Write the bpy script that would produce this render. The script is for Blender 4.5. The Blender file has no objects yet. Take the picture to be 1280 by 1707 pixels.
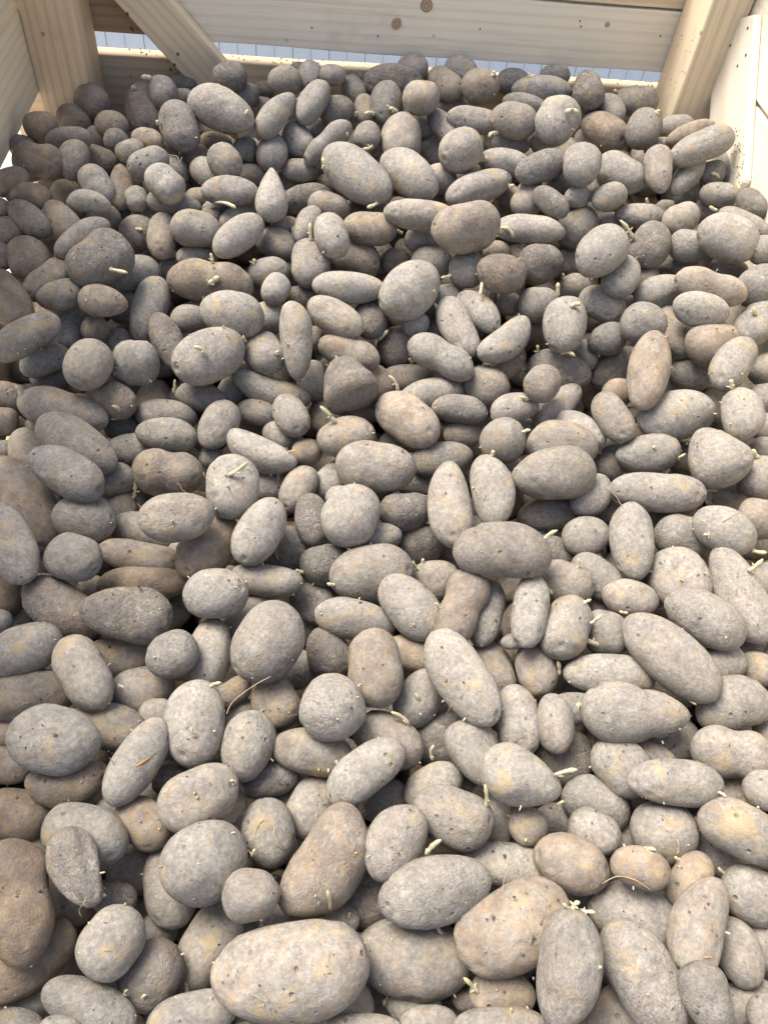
import bpy, bmesh, math, random
import numpy as np
from mathutils import Vector, Matrix, noise

scene = bpy.context.scene
# ---------------------------------------------------------------- camera
F_PX, CX, CY, W_PX, H_PX = 1300.0, 640.0, 853.5, 1280, 1707
def nrm(v): return v / np.linalg.norm(v)
dn = nrm(np.array([-135.0, 1047.0, 1300.0]))
dv = np.array([-105.0, -1629.0, 1300.0]); dv = nrm(dv - dn * np.dot(dv, dn))
up = -dn
rv = nrm(np.cross(dn, dv)); rv = rv if rv[0] > 0 else -rv
CAM_Z = 1.62
CAM = np.array([0.0, 0.0, CAM_Z])
cam_data = bpy.data.cameras.new("camera")
cam = bpy.data.objects.new("camera", cam_data)
scene.collection.objects.link(cam)
M = Matrix(((rv[0], -rv[1], -rv[2]), (dv[0], -dv[1], -dv[2]), (up[0], -up[1], -up[2]))).to_4x4()
cam.matrix_world = Matrix.Translation((0, 0, CAM_Z)) @ M
cam_data.sensor_fit = 'VERTICAL'; cam_data.sensor_height = 24.0; cam_data.lens = 24.0 * F_PX / H_PX
cam_data.clip_start = 0.05; cam_data.clip_end = 400
scene.camera = cam

# ---------------------------------------------------------------- light
SUN_EL, SUN_AZ = math.radians(61), math.radians(306)        # azimuth clockwise from +Y
world = bpy.data.worlds.new("World"); scene.world = world; world.use_nodes = True
wn = world.node_tree; wn.nodes.clear()
wo = wn.nodes.new('ShaderNodeOutputWorld'); bg = wn.nodes.new('ShaderNodeBackground')
sky = wn.nodes.new('ShaderNodeTexSky'); sky.sky_type = 'NISHITA'; sky.sun_disc = False
sky.sun_elevation = SUN_EL; sky.sun_rotation = SUN_AZ; sky.dust_density = 5.0; sky.air_density = 0.8; sky.ozone_density = 0.6
bg.inputs['Strength'].default_value = 0.082
wn.links.new(sky.outputs[0], bg.inputs['Color']); wn.links.new(bg.outputs[0], wo.inputs[0])
sl = bpy.data.lights.new("sun", 'SUN'); sl.energy = 1.5; sl.angle = math.radians(34); sl.color = (1.0, 0.94, 0.84)
so = bpy.data.objects.new("sun", sl); scene.collection.objects.link(so)
sdir = Vector((math.cos(SUN_EL) * math.sin(SUN_AZ), math.cos(SUN_EL) * math.cos(SUN_AZ), math.sin(SUN_EL)))
so.rotation_euler = (-sdir).to_track_quat('-Z', 'Y').to_euler(); so.location = (-3, -2, 6)
scene.view_settings.view_transform = 'Standard'; scene.view_settings.look = 'None'
scene.view_settings.exposure = 1.74; scene.view_settings.gamma = 1.0
scene.view_settings.use_curve_mapping = False
scene.render.engine = 'CYCLES'
scene.cycles.max_bounces = 6; scene.cycles.diffuse_bounces = 2; scene.cycles.glossy_bounces = 2

# ---------------------------------------------------------------- helpers
COL = scene.collection
rng = np.random.default_rng(7)
random.seed(7)
def uray(x, y):                                   # world direction of a pixel, one unit deep along the lens axis
    c = np.array([(x - CX) / F_PX, (y - CY) / F_PX, 1.0])
    return np.array([c @ rv, c @ dv, c @ up])
def to_px(p):
    q = p - CAM; c = q[0] * rv + q[1] * dv + q[2] * up
    return CX + F_PX * c[0] / c[2], CY + F_PX * c[1] / c[2], c[2]
def tag(o, label=None, category=None, group=None, kind=None):
    if label: o['label'] = label
    if category: o['category'] = category
    if group: o['group'] = group
    if kind: o['kind'] = kind
    return o
def link(name, me, parent=None, loc=None, mat=None):
    o = bpy.data.objects.new(name, me); COL.objects.link(o)
    if loc is not None: o.location = loc
    if parent is not None: o.parent = parent
    if mat is not None: me.materials.append(mat)
    return o

class NT:
    def __init__(s, name):
        s.m = bpy.data.materials.new(name); s.m.use_nodes = True; s.t = s.m.node_tree
        s.b = s.t.nodes['Principled BSDF']
    def n(s, kind, **kw):
        nd = s.t.nodes.new('ShaderNode' + kind)
        for k, v in kw.items():
            if k.startswith('i_'):
                key = k[2:]; key = int(key) if key.isdigit() else key
                nd.inputs[key].default_value = v
            else: setattr(nd, k, v)
        return nd
    def l(s, a, b): s.t.links.new(a, b)
    def noise(s, vec, scale, detail=3.0, rough=0.55, dist=0.0):
        nd = s.n('TexNoise'); nd.inputs['Scale'].default_value = scale; nd.inputs['Detail'].default_value = detail
        nd.inputs['Roughness'].default_value = rough; nd.inputs['Distortion'].default_value = dist
        s.l(vec, nd.inputs['Vector']); return nd.outputs['Fac']
    def ramp(s, fac, lo, hi, a=0.0, b=1.0):
        nd = s.n('MapRange'); nd.interpolation_type = 'SMOOTHSTEP'
        nd.inputs['From Min'].default_value = lo; nd.inputs['From Max'].default_value = hi
        nd.inputs['To Min'].default_value = a; nd.inputs['To Max'].default_value = b
        s.l(fac, nd.inputs['Value']); return nd.outputs['Result']
    def mix(s, fac, a, b, mode='MIX'):
        nd = s.n('Mix', data_type='RGBA', blend_type=mode)
        for sock, v in ((nd.inputs[0], fac), (nd.inputs[6], a), (nd.inputs[7], b)):
            if isinstance(v, (int, float)): sock.default_value = v
            elif isinstance(v, tuple): sock.default_value = v + (1.0,) if len(v) == 3 else v
            else: s.l(v, sock)
        return nd.outputs[2]
    def math(s, op, a, b=None):
        nd = s.n('Math', operation=op)
        for k, v in enumerate((a, b)):
            if v is None: continue
            if isinstance(v, (int, float)): nd.inputs[k].default_value = v
            else: s.l(v, nd.inputs[k])
        return nd.outputs[0]

# ---------------------------------------------------------------- materials
def potato_material():
    t = NT('dusty_potato_skin')
    at = t.n('Attribute', attribute_name='pc'); pc = at.outputs['Vector']
    tn = t.n('Attribute', attribute_name='tone'); sp = t.n('SeparateColor'); t.l(tn.outputs['Color'], sp.inputs[0])
    warm, dusty, soil = sp.outputs[0], sp.outputs[1], sp.outputs[2]
    n1 = t.noise(pc, 45, 4, 0.65)
    n2 = t.noise(pc, 85, 5, 0.68, 1.2)
    n3 = t.noise(pc, 520, 3, 0.7)
    n4 = t.noise(pc, 240, 4, 0.7, 0.3)
    skin = t.mix(t.ramp(n1, 0.38, 0.66), SKIN_A, SKIN_B)
    skin = t.mix(t.ramp(t.noise(pc, 55, 2, 0.5), 0.56, 0.72, 0, 0.55), skin, SKIN_Y)
    dcol = t.mix(t.ramp(n4, 0.3, 0.7), DUST_A, DUST_B)
    dfac = t.math('ADD', t.math('MULTIPLY', n2, 1.35), t.math('ADD', t.math('MULTIPLY', dusty, 0.62), t.math('MULTIPLY', warm, -0.4)))
    dfac = t.ramp(dfac, 0.46, 1.02, 0.05, 0.94)
    c = t.mix(dfac, skin, dcol)
    # greyish blue scurf blotches
    bl = t.ramp(t.noise(pc, 60, 5, 0.72, 1.6), 0.48, 0.66, 0, 0.5)
    c = t.mix(bl, c, SCURF)
    c = t.mix(t.ramp(t.noise(pc, 34, 3, 0.6, 0.5), 0.55, 0.72, 0, 0.6), c, SKIN_Y)
    c = t.mix(t.ramp(t.noise(pc, 190, 5, 0.8), 0.6, 0.7, 0, 0.3), c, (0.15, 0.13, 0.115))
    # caked soil on the rough ones
    so_ = t.math('MULTIPLY', t.ramp(t.noise(pc, 95, 5, 0.75, 0.5), 0.36, 0.56), soil)
    c = t.mix(so_, c, t.mix(t.ramp(n3, 0.35, 0.65), (0.11, 0.098, 0.088), (0.23, 0.215, 0.2)))
    # specks and eyes
    v1 = t.n('TexVoronoi', feature='F1'); v1.inputs['Scale'].default_value = 58; v1.inputs['Randomness'].default_value = 1.0
    t.l(pc, v1.inputs['Vector'])
    vs = t.n('SeparateColor'); t.l(v1.outputs['Color'], vs.inputs[0])
    eye = t.math('MULTIPLY', t.ramp(v1.outputs['Distance'], 0.05, 0.15, 1, 0), t.ramp(vs.outputs[0], 0.66, 0.7))
    v2 = t.n('TexVoronoi', feature='F1'); v2.inputs['Scale'].default_value = 260
    t.l(pc, v2.inputs['Vector'])
    v2s = t.n('SeparateColor'); t.l(v2.outputs['Color'], v2s.inputs[0])
    speck = t.math('MULTIPLY', t.ramp(v2.outputs['Distance'], 0.12, 0.3, 1, 0), t.ramp(v2s.outputs[0], 0.72, 0.8))
    c = t.mix(t.math('MULTIPLY', eye, 0.55), c, (0.11, 0.085, 0.062))
    c = t.mix(t.math('MULTIPLY', speck, 0.4), c, (0.12, 0.1, 0.085))
    fine = t.math('MULTIPLY', t.ramp(n3, 0.3, 0.75, 0.94, 1.05), t.ramp(n1, 0.3, 0.7, 0.88, 1.12))
    hsv = t.n('HueSaturation'); hsv.inputs['Saturation'].default_value = 1.0
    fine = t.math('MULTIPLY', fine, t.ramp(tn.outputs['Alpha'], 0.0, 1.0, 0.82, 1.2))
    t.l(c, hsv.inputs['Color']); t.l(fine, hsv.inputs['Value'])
    t.l(hsv.outputs[0], t.b.inputs['Base Color'])
    t.b.inputs['Roughness'].default_value = 0.82
    t.b.inputs['Specular IOR Level'].default_value = 0.25
    h = t.math('ADD', t.math('MULTIPLY', n3, 0.15), t.math('ADD', t.math('MULTIPLY', n4, 0.4), t.math('MULTIPLY', n2, 0.8)))
    h = t.math('ADD', h, t.math('MULTIPLY', eye, -1.3))
    h = t.math('ADD', h, t.math('MULTIPLY', bl, 0.3))
    h = t.math('ADD', h, t.math('MULTIPLY', so_, t.math('ADD', 0.6, t.math('MULTIPLY', n3, 1.6))))
    bp = t.n('Bump'); bp.inputs['Strength'].default_value = 0.85; bp.inputs['Distance'].default_value = 0.0015
    t.l(h, bp.inputs['Height']); t.l(bp.outputs[0], t.b.inputs['Normal'])
    return t.m
SKIN_A, SKIN_B, SKIN_Y = (0.235, 0.172, 0.118), (0.31, 0.23, 0.15), (0.40, 0.31, 0.17)
DUST_A, DUST_B, SCURF = (0.218, 0.204, 0.178), (0.348, 0.332, 0.295), (0.15, 0.152, 0.155)
POT = potato_material()

def sprout_material():
    t = NT('pale_sprout'); at = t.n('Attribute', attribute_name='pc')
    sx = t.n('SeparateXYZ'); t.l(at.outputs['Vector'], sx.inputs[0])
    c = t.mix(t.ramp(sx.outputs[0], 0.0, 1.0), (0.56, 0.50, 0.38), (0.53, 0.48, 0.28))
    oi = t.n('ObjectInfo')
    c = t.mix(t.math('MULTIPLY', oi.outputs['Random'], 0.3), c, (0.42, 0.42, 0.24))
    t.l(c, t.b.inputs['Base Color']); t.b.inputs['Roughness'].default_value = 0.5
    t.b.inputs['Subsurface Weight'].default_value = 0.0
    return t.m
SPR = sprout_material()
t = NT('fine_root'); t.b.inputs['Base Color'].default_value = (0.42, 0.33, 0.22, 1); t.b.inputs['Roughness'].default_value = 0.7; ROOT = t.m
t = NT('dry_soil'); t.b.inputs['Base Color'].default_value = (0.09, 0.07, 0.055, 1); t.b.inputs['Roughness'].default_value = 0.95; SOIL = t.m
t = NT('soft_flesh_crack'); t.b.inputs['Base Color'].default_value = (0.36, 0.2, 0.07, 1); t.b.inputs['Roughness'].default_value = 0.8; CRACK = t.m

def wood_material(name, a, b, rough_sawn=0.4, grain=1.0):
    t = NT(name); tc = t.n('TexCoord'); oi = t.n('ObjectInfo')
    off = t.n('VectorMath', operation='SCALE'); off.inputs[3].default_value = 3.0
    cx = t.n('CombineXYZ'); 
    for k in range(3): t.l(oi.outputs['Random'], cx.inputs[k])
    t.l(cx.outputs[0], off.inputs[0])
    ad = t.n('VectorMath', operation='ADD'); t.l(tc.outputs['Object'], ad.inputs[0]); t.l(off.outputs[0], ad.inputs[1])
    mp = t.n('Mapping'); mp.inputs['Scale'].default_value = (1.0, 14.0, 14.0); t.l(ad.outputs[0], mp.inputs[0])
    g1 = t.noise(mp.outputs[0], 4.0, 4, 0.6, 0.5)
    wv = t.n('TexWave', wave_type='BANDS', bands_direction='Y'); wv.inputs['Scale'].default_value = 1.5
    wv.inputs['Distortion'].default_value = 12.0; wv.inputs['Detail'].default_value = 3.0; wv.inputs['Detail Scale'].default_value = 0.22; wv.inputs['Detail Roughness'].default_value = 0.55
    t.l(mp.outputs[0], wv.inputs[0])
    c = t.mix(t.ramp(wv.outputs['Fac'], 0.45, 1.0, 0, 0.6 * grain), a, b)
    mp3 = t.n('Mapping'); mp3.inputs['Scale'].default_value = (6.0, 260.0, 260.0); t.l(ad.outputs[0], mp3.inputs[0])
    c = t.mix(t.ramp(t.noise(mp3.outputs[0], 1.0, 3, 0.7), 0.5, 0.75, 0, 0.45), c, tuple(x * 0.8 for x in b))
    c = t.mix(t.ramp(g1, 0.35, 0.7, 0, 0.35), c, tuple(x * 1.08 for x in a))
    st = t.noise(ad.outputs[0], 9, 3, 0.6)
    c = t.mix(t.ramp(st, 0.58, 0.75, 0, 0.3), c, tuple(x * 0.72 for x in b))
    v = t.n('TexVoronoi', feature='F1'); v.inputs['Scale'].default_value = 34; t.l(ad.outputs[0], v.inputs['Vector'])
    vs = t.n('SeparateColor'); t.l(v.outputs['Color'], vs.inputs[0])
    sp = t.math('MULTIPLY', t.ramp(v.outputs['Distance'], 0.04, 0.16, 1, 0), t.ramp(vs.outputs[0], 0.8, 0.84))
    c = t.mix(t.math('MULTIPLY', sp, 0.7), c, (0.16, 0.11, 0.07))
    t.l(c, t.b.inputs['Base Color']); t.b.inputs['Roughness'].default_value = 0.7
    t.b.inputs['Specular IOR Level'].default_value = 0.3
    mp2 = t.n('Mapping'); mp2.inputs['Scale'].default_value = (260.0, 90.0, 90.0); t.l(ad.outputs[0], mp2.inputs[0])
    saw = t.math('MULTIPLY', t.noise(mp2.outputs[0], 1.0, 3, 0.7), t.ramp(st, 0.3, 0.6, 0.3, 1.0))
    h = t.math('ADD', t.math('MULTIPLY', wv.outputs['Fac'], 0.15), t.math('MULTIPLY', saw, rough_sawn * 2))
    bp = t.n('Bump'); bp.inputs['Strength'].default_value = 0.4; bp.inputs['Distance'].default_value = 0.0009
    t.l(h, bp.inputs['Height']); t.l(bp.outputs[0], t.b.inputs['Normal'])
    return t.m
PINE = wood_material('pale_pine', (0.78, 0.65, 0.45), (0.62, 0.46, 0.28))
WHITEWOOD = wood_material('bleached_rough_pine', (0.88, 0.80, 0.64), (0.72, 0.58, 0.40), 1.2, 0.6)
LIGHTPINE = wood_material('light_planed_pine', (0.84, 0.71, 0.50), (0.70, 0.53, 0.33), 0.3, 0.7)
SHADEWOOD = wood_material('shade_brown_pine', (0.42, 0.29, 0.18), (0.25, 0.15, 0.085), 0.4, 1.0)  # pine colour darkened to carry painted shade
TANWOOD = wood_material('tan_pine', (0.68, 0.53, 0.35), (0.50, 0.36, 0.21), 0.4, 1.0)

# ---------------------------------------------------------------- ground and the wall beyond
def ground():
    t = NT('sunlit_concrete'); tc = t.n('TexCoord')
    n = t.noise(tc.outputs['Object'], 3, 6, 0.7); n2 = t.noise(tc.outputs['Object'], 60, 3, 0.6)
    c = t.mix(t.ramp(n, 0.3, 0.7), (0.50, 0.46, 0.40), (0.42, 0.385, 0.34)); c = t.mix(t.ramp(n2, 0.3, 0.7, 0, 0.3), c, (0.3, 0.28, 0.25))
    t.l(c, t.b.inputs['Base Color']); t.b.inputs['Roughness'].default_value = 0.9
    bm = bmesh.new(); bmesh.ops.create_grid(bm, x_segments=8, y_segments=8, size=60)
    me = bpy.data.meshes.new('ground'); bm.to_mesh(me); bm.free()
    o = link('ground', me, mat=t.m); tag(o, kind='structure')
ground()

def box_mesh(name, lx, ly, lz, bevel=0.002, sub=0, warp=0.0):
    bm = bmesh.new(); bmesh.ops.create_cube(bm, size=1.0)
    bmesh.ops.scale(bm, vec=(lx, ly, lz), verts=bm.verts)
    if sub:
        es = [e for e in bm.edges if abs((e.verts[0].co - e.verts[1].co).x) > lx * 0.5]
        bmesh.ops.subdivide_edges(bm, edges=es, cuts=sub, use_grid_fill=True)
    if bevel: bmesh.ops.bevel(bm, geom=[e for e in bm.edges if len(e.link_faces) == 2 and e.calc_face_angle(0) > 0.5], offset=bevel, segments=2, affect='EDGES', profile=0.5)
    if warp:
        s = random.uniform(0, 50)
        for v in bm.verts:
            v.co.y += warp * noise.noise(Vector((v.co.x * 5 + s, 0 if v.co.y > 0 else 9, 0)))
            v.co.z += warp * 0.6 * noise.noise(Vector((v.co.x * 3 + s, 3, 0)))
    me = bpy.data.meshes.new(name); bm.to_mesh(me); bm.free()
    for p in me.polygons: p.use_smooth = False
    return me
def clad_wall():
    t = NT('pale_blue_cladding'); oi = t.n('ObjectInfo'); tc = t.n('TexCoord')
    c = t.mix(oi.outputs['Random'], (0.60, 0.71, 0.82), (0.64, 0.75, 0.85))
    c = t.mix(t.ramp(t.noise(tc.outputs['Object'], 6, 4, 0.6), 0.4, 0.7, 0, 0.3), c, (0.46, 0.57, 0.68))
    t.l(c, t.b.inputs['Base Color']); t.b.inputs['Roughness'].default_value = 0.45
    root = bpy.data.objects.new('cladding_wall', None); COL.objects.link(root); root.location = (0.4, 2.75, 0)
    tag(root, 'pale blue wall of upright cladding panels showing through the gap in the crate', 'wall')
    pw = 0.118
    bmk = box_mesh('backing', 32 * pw, 0.02, 2.4, 0); o = link('backing', bmk, root, (6 * pw, 0.031, 1.2), None)
    t2 = NT('dark_joint'); t2.b.inputs['Base Color'].default_value = (0.16, 0.2, 0.26, 1); bmk.materials.append(t2.m)
    me = bpy.data.meshes.new('panel'); bm = bmesh.new()
    prof = [(0.001, 0.0), (0.001, -0.006), (pw * 0.48, -0.006), (pw * 0.49, -0.0035), (pw * 0.51, -0.0035), (pw * 0.52, -0.006), (pw - 0.001, -0.006), (pw - 0.001, 0.0)]
    lo = [bm.verts.new((x, y, 0.0)) for x, y in prof]; hi = [bm.verts.new((x, y, 2.4)) for x, y in prof]
    for k in range(len(prof) - 1): bm.faces.new((lo[k], lo[k + 1], hi[k + 1], hi[k]))
    bm.faces.new(hi); bm.faces.new(lo[::-1]); bm.to_mesh(me); bm.free(); me.materials.append(t.m)
    for k in range(-10, 22):
        link('panel', me, root, (k * pw, 0.02, 0.0))
clad_wall()

# ---------------------------------------------------------------- the crate
crate = bpy.data.objects.new('crate', None); COL.objects.link(crate)
tag(crate, 'large crate of pale rough pine boards holding the heap of potatoes', 'crate')
XL, XR, YB, YP = -0.42, 0.642, 1.37, 1.27
def onplane(x, y, axis, val):
    u = uray(x, y); return CAM + u * ((val - CAM[axis]) / u[axis])
def beam(name, p0, p1, ydir, wy, wz, mat, bevel=0.003, warp=0.0, sub=10):
    """a board whose long axis runs p0 -> p1; ydir is its width direction, wy its width, wz its thickness"""
    p0, p1 = Vector(p0), Vector(p1); ax = (p1 - p0); L = ax.length; ax.normalize()
    yd = Vector(ydir); yd = (yd - ax * yd.dot(ax)).normalized(); zd = ax.cross(yd)
    me = box_mesh(name, L, wy, wz, bevel, sub, warp)
    o = link(name, me, None, mat=mat); o.parent = crate
    o.matrix_world = Matrix((( ax[0], yd[0], zd[0], 0), (ax[1], yd[1], zd[1], 0), (ax[2], yd[2], zd[2], 0), (0, 0, 0, 1)))
    o.matrix_world.translation = (p0 + p1) / 2
    return o
ZC = CAM_Z
# back boards (faces toward the potatoes at YB)
def back_board(z0, z1, mat, th=0.02, x0=-0.50, x1=0.74, yoff=0.0):
    return beam('board', (x0, YB + th / 2 + yoff, ZC + (z0 + z1) / 2), (x1, YB + th / 2 + yoff, ZC + (z0 + z1) / 2), (0, 0, 1), z1 - z0, th, mat, 0.002, 0.003, 14)
bb1 = back_board(-0.519, -0.428, WHITEWOOD, x0=-0.262); bb0 = back_board(-0.514, -0.428, SHADEWOOD, x1=-0.2635)  # board split at the brace; shade left of it painted as darker wood
bb2 = back_board(-0.424, -0.33, PINE, 0.034)
bb3 = back_board(-0.665, -0.545, TANWOOD, 0.03)
bb4 = back_board(-0.79, -0.67, PINE, 0.024); bb5 = back_board(-0.93, -0.805, PINE, 0.024)
# corner posts
def post(x0, x1, y0, y1, mat=PINE):
    return beam('corner_post', ((x0 + x1) / 2, (y0 + y1) / 2, ZC - 1.5), ((x0 + x1) / 2, (y0 + y1) / 2, ZC - 0.27), (1, 0, 0), x1 - x0, y1 - y0, mat, 0.004, 0.002, 16)
post(XL, -0.342, YP, YB - 0.001, TANWOOD); post(0.577, XR - 0.001, YP, YB - 0.001, PINE)
post(XL, -0.342, -0.34, -0.24); post(0.577, XR - 0.001, -0.34, -0.24)
# braces
beam('brace', (-0.36, YB - 0.0135, ZC - 0.342), (-0.075, YB - 0.0135, ZC - 0.665), (1, 0, 1), 0.066, 0.024, PINE, 0.003, 0.002, 12)
# side boards
def side_board(X, z0, z1, out, mat, y0=-0.42, y1=1.40, th=0.02):
    xx = X + (th / 2) * out
    return beam('board', (xx, y0, ZC + (z0 + z1) / 2), (xx, y1, ZC + (z0 + z1) / 2), (0, 0, 1), z1 - z0, th, mat, 0.002, 0.003, 14)
for z0, z1 in ((-0.447, -0.33), (-0.569, -0.4555), (-0.82, -0.69), (-0.96, -0.84)):
    side_board(XL, z0, z1, -1, LIGHTPINE)
for z0, z1 in ((-0.468, -0.33), (-0.60, -0.4735), (-0.75, -0.615), (-0.88, -0.765), (-1.01, -0.895)):
    side_board(XR + 0.0005, z0, z1, 1, WHITEWOOD)
def prism_board(name, pix, X, th, mat):
    """a flat board cut to an outline that lies on the plane x = X, th thick towards +x"""
    pts = [onplane(x, y, 0, X) for x, y in pix]; c0 = sum(pts) / len(pts)
    bm = bmesh.new(); v1 = [bm.verts.new(Vector(p - c0)) for p in pts]
    f = bm.faces.new(v1); r_ = bmesh.ops.extrude_face_region(bm, geom=[f])
    bmesh.ops.translate(bm, vec=(th, 0, 0), verts=[v for v in r_['geom'] if isinstance(v, bmesh.types.BMVert)])
    bmesh.ops.recalc_face_normals(bm, faces=bm.faces)
    bmesh.ops.bevel(bm, geom=list(bm.edges), offset=0.0015, segments=2, affect='EDGES')
    # local x along the grain
    ax = Vector((0, 0.73, 0.68)); ax.normalize(); yd = Vector((1, 0, 0)); zd = ax.cross(yd)
    R3 = Matrix((ax, yd, zd))                                  # world -> local
    bmesh.ops.transform(bm, matrix=R3.to_4x4(), verts=bm.verts)
    me = bpy.data.meshes.new(name); bm.to_mesh(me); bm.free()
    o = link(name, me, None, mat=mat); o.parent = crate
    mw = R3.transposed().to_4x4(); mw.translation = Vector(c0); o.matrix_world = mw
    return o
side_brace = prism_board('brace', [(1214, 36), (1224, 30), (1240, 28), (1256, 24), (1248, 144), (1238, 302), (1180, 430), (1150, 330), (1180, 262), (1181, 198), (1187, 112), (1205, 55)], 0.629, 0.0125, WHITEWOOD)
# floor boards of the crate
for k in range(9):
    beam('floor_board', (XL, -0.3 + k * 0.2, ZC - 1.06), (XR, -0.3 + k * 0.205, ZC - 1.06), (0, 1, 0), 0.18, 0.02, PINE, 0.002)
# round knots and nail heads
t = NT('pine_knot'); tc = t.n('TexCoord'); wv = t.n('TexWave', wave_type='RINGS', rings_direction='Z'); wv.inputs['Scale'].default_value = 75; wv.inputs['Distortion'].default_value = 1.5
t.l(tc.outputs['Object'], wv.inputs[0]); c = t.mix(wv.outputs['Fac'], (0.30, 0.19, 0.11), (0.5, 0.38, 0.26)); t.l(c, t.b.inputs['Base Color']); t.b.inputs['Roughness'].default_value = 0.6; KNOT = t.m
t = NT('dark_nail_hole'); t.b.inputs['Base Color'].default_value = (0.12, 0.08, 0.05, 1); t.b.inputs['Roughness'].default_value = 0.9; HOLE = t.m
def disc(name, parent, p, normal, r, mat, th=0.0016, squash=1.0):
    bm = bmesh.new(); bmesh.ops.create_cone(bm, cap_ends=True, segments=18, radius1=r, radius2=r * 0.94, depth=th)
    for v in bm.verts: v.co.x *= squash; v.co.xy *= 1 + 0.12 * noise.noise(Vector((v.co.x * 90, v.co.y * 90, p[0] * 30)))
    me = bpy.data.meshes.new(name); bm.to_mesh(me); bm.free(); me.materials.append(mat)
    o = bpy.data.objects.new(name, me); COL.objects.link(o); o.parent = parent
    n = Vector(normal).normalized(); mw = n.to_track_quat('Z', 'Y').to_matrix().to_4x4(); mw.translation = Vector(p) + n * 0.0004
    bpy.context.view_layer.update(); o.matrix_world = mw
    return o

bpy.context.view_layer.update()
def mark(name, o, x, y, axis, val, nrm_, r, mat, squash=1.0):
    disc(name, o, onplane(x, y, axis, val), nrm_, r, mat, squash=squash)
for x, y, r in ((661, 40, 0.0085), (711, 9, 0.010), (1012, 41, 0.004)): mark('knot', bb1, x, y, 1, YB, (0, -1, 0), r, KNOT)
for x, y in ((520, 46), (630, 60), (800, 48), (966, 35), (968, 44), (1100, 60)): mark('nail_hole', bb1, x, y, 1, YB, (0, -1, 0), 0.0016, HOLE, 0.7)
BRc = [c for c in crate.children if c.name.startswith('brace')][0]
for x, y in ((213, 23), (219, 47), (297, 90), (291, 108), (285, 116), (222, 50)): mark('nail_hole', BRc, x, y, 1, YB - 0.0255, (0, -1, 0), 0.0028, HOLE, 0.75)
for x, y in ((1217, 76), (1229, 110), (1246, 47), (1243, 92)): mark('nail_hole', side_brace, x, y, 0, 0.629, (-1, 0, 0), 0.0022, HOLE, 0.7)
# dry soil spilled on the boards
def crumbs():
    g = np.random.default_rng(11); vs, fs = [], []
    def add(p, r):
        base = len(vs); ico = [(0, 0, 1), (0, 0, -1), (1, 0, 0), (-1, 0, 0), (0, 1, 0), (0, -1, 0)]
        for q in ico: vs.append(tuple(p[k] + q[k] * r * g.uniform(0.6, 1.2) for k in range(3)))
        for f in ((0, 2, 4), (0, 4, 3), (0, 3, 5), (0, 5, 2), (1, 4, 2), (1, 3, 4), (1, 5, 3), (1, 2, 5)): fs.append(tuple(base + k for k in f))
    for _ in range(85):                                          # along the corner by the side brace
        x = 1228 + g.normal(0, 9); y = g.uniform(210, 345); add(onplane(x, y, 0, 0.6285), g.uniform(0.0006, 0.0016))
    for _ in range(260):                                          # on the top edge of the low back board
        add((g.uniform(-0.3, 0.6), YB + g.uniform(0.002, 0.028), ZC - 0.5445), g.uniform(0.0006, 0.002))
    for _ in range(22):
        x = g.uniform(1100, 1180); y = g.uniform(60, 190); add((0.5765, g.uniform(1.28, 1.36), ZC + g.uniform(-0.56, -0.42)), g.uniform(0.0005, 0.0012))
    me = bpy.data.meshes.new('soil_crumbs'); me.from_pydata(vs, [], fs); me.update()
    tag(link('soil_crumbs', me, mat=SOIL), 'crumbs of dry soil spilled on the board edges of the crate', 'soil', None, 'stuff')
crumbs()

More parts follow.
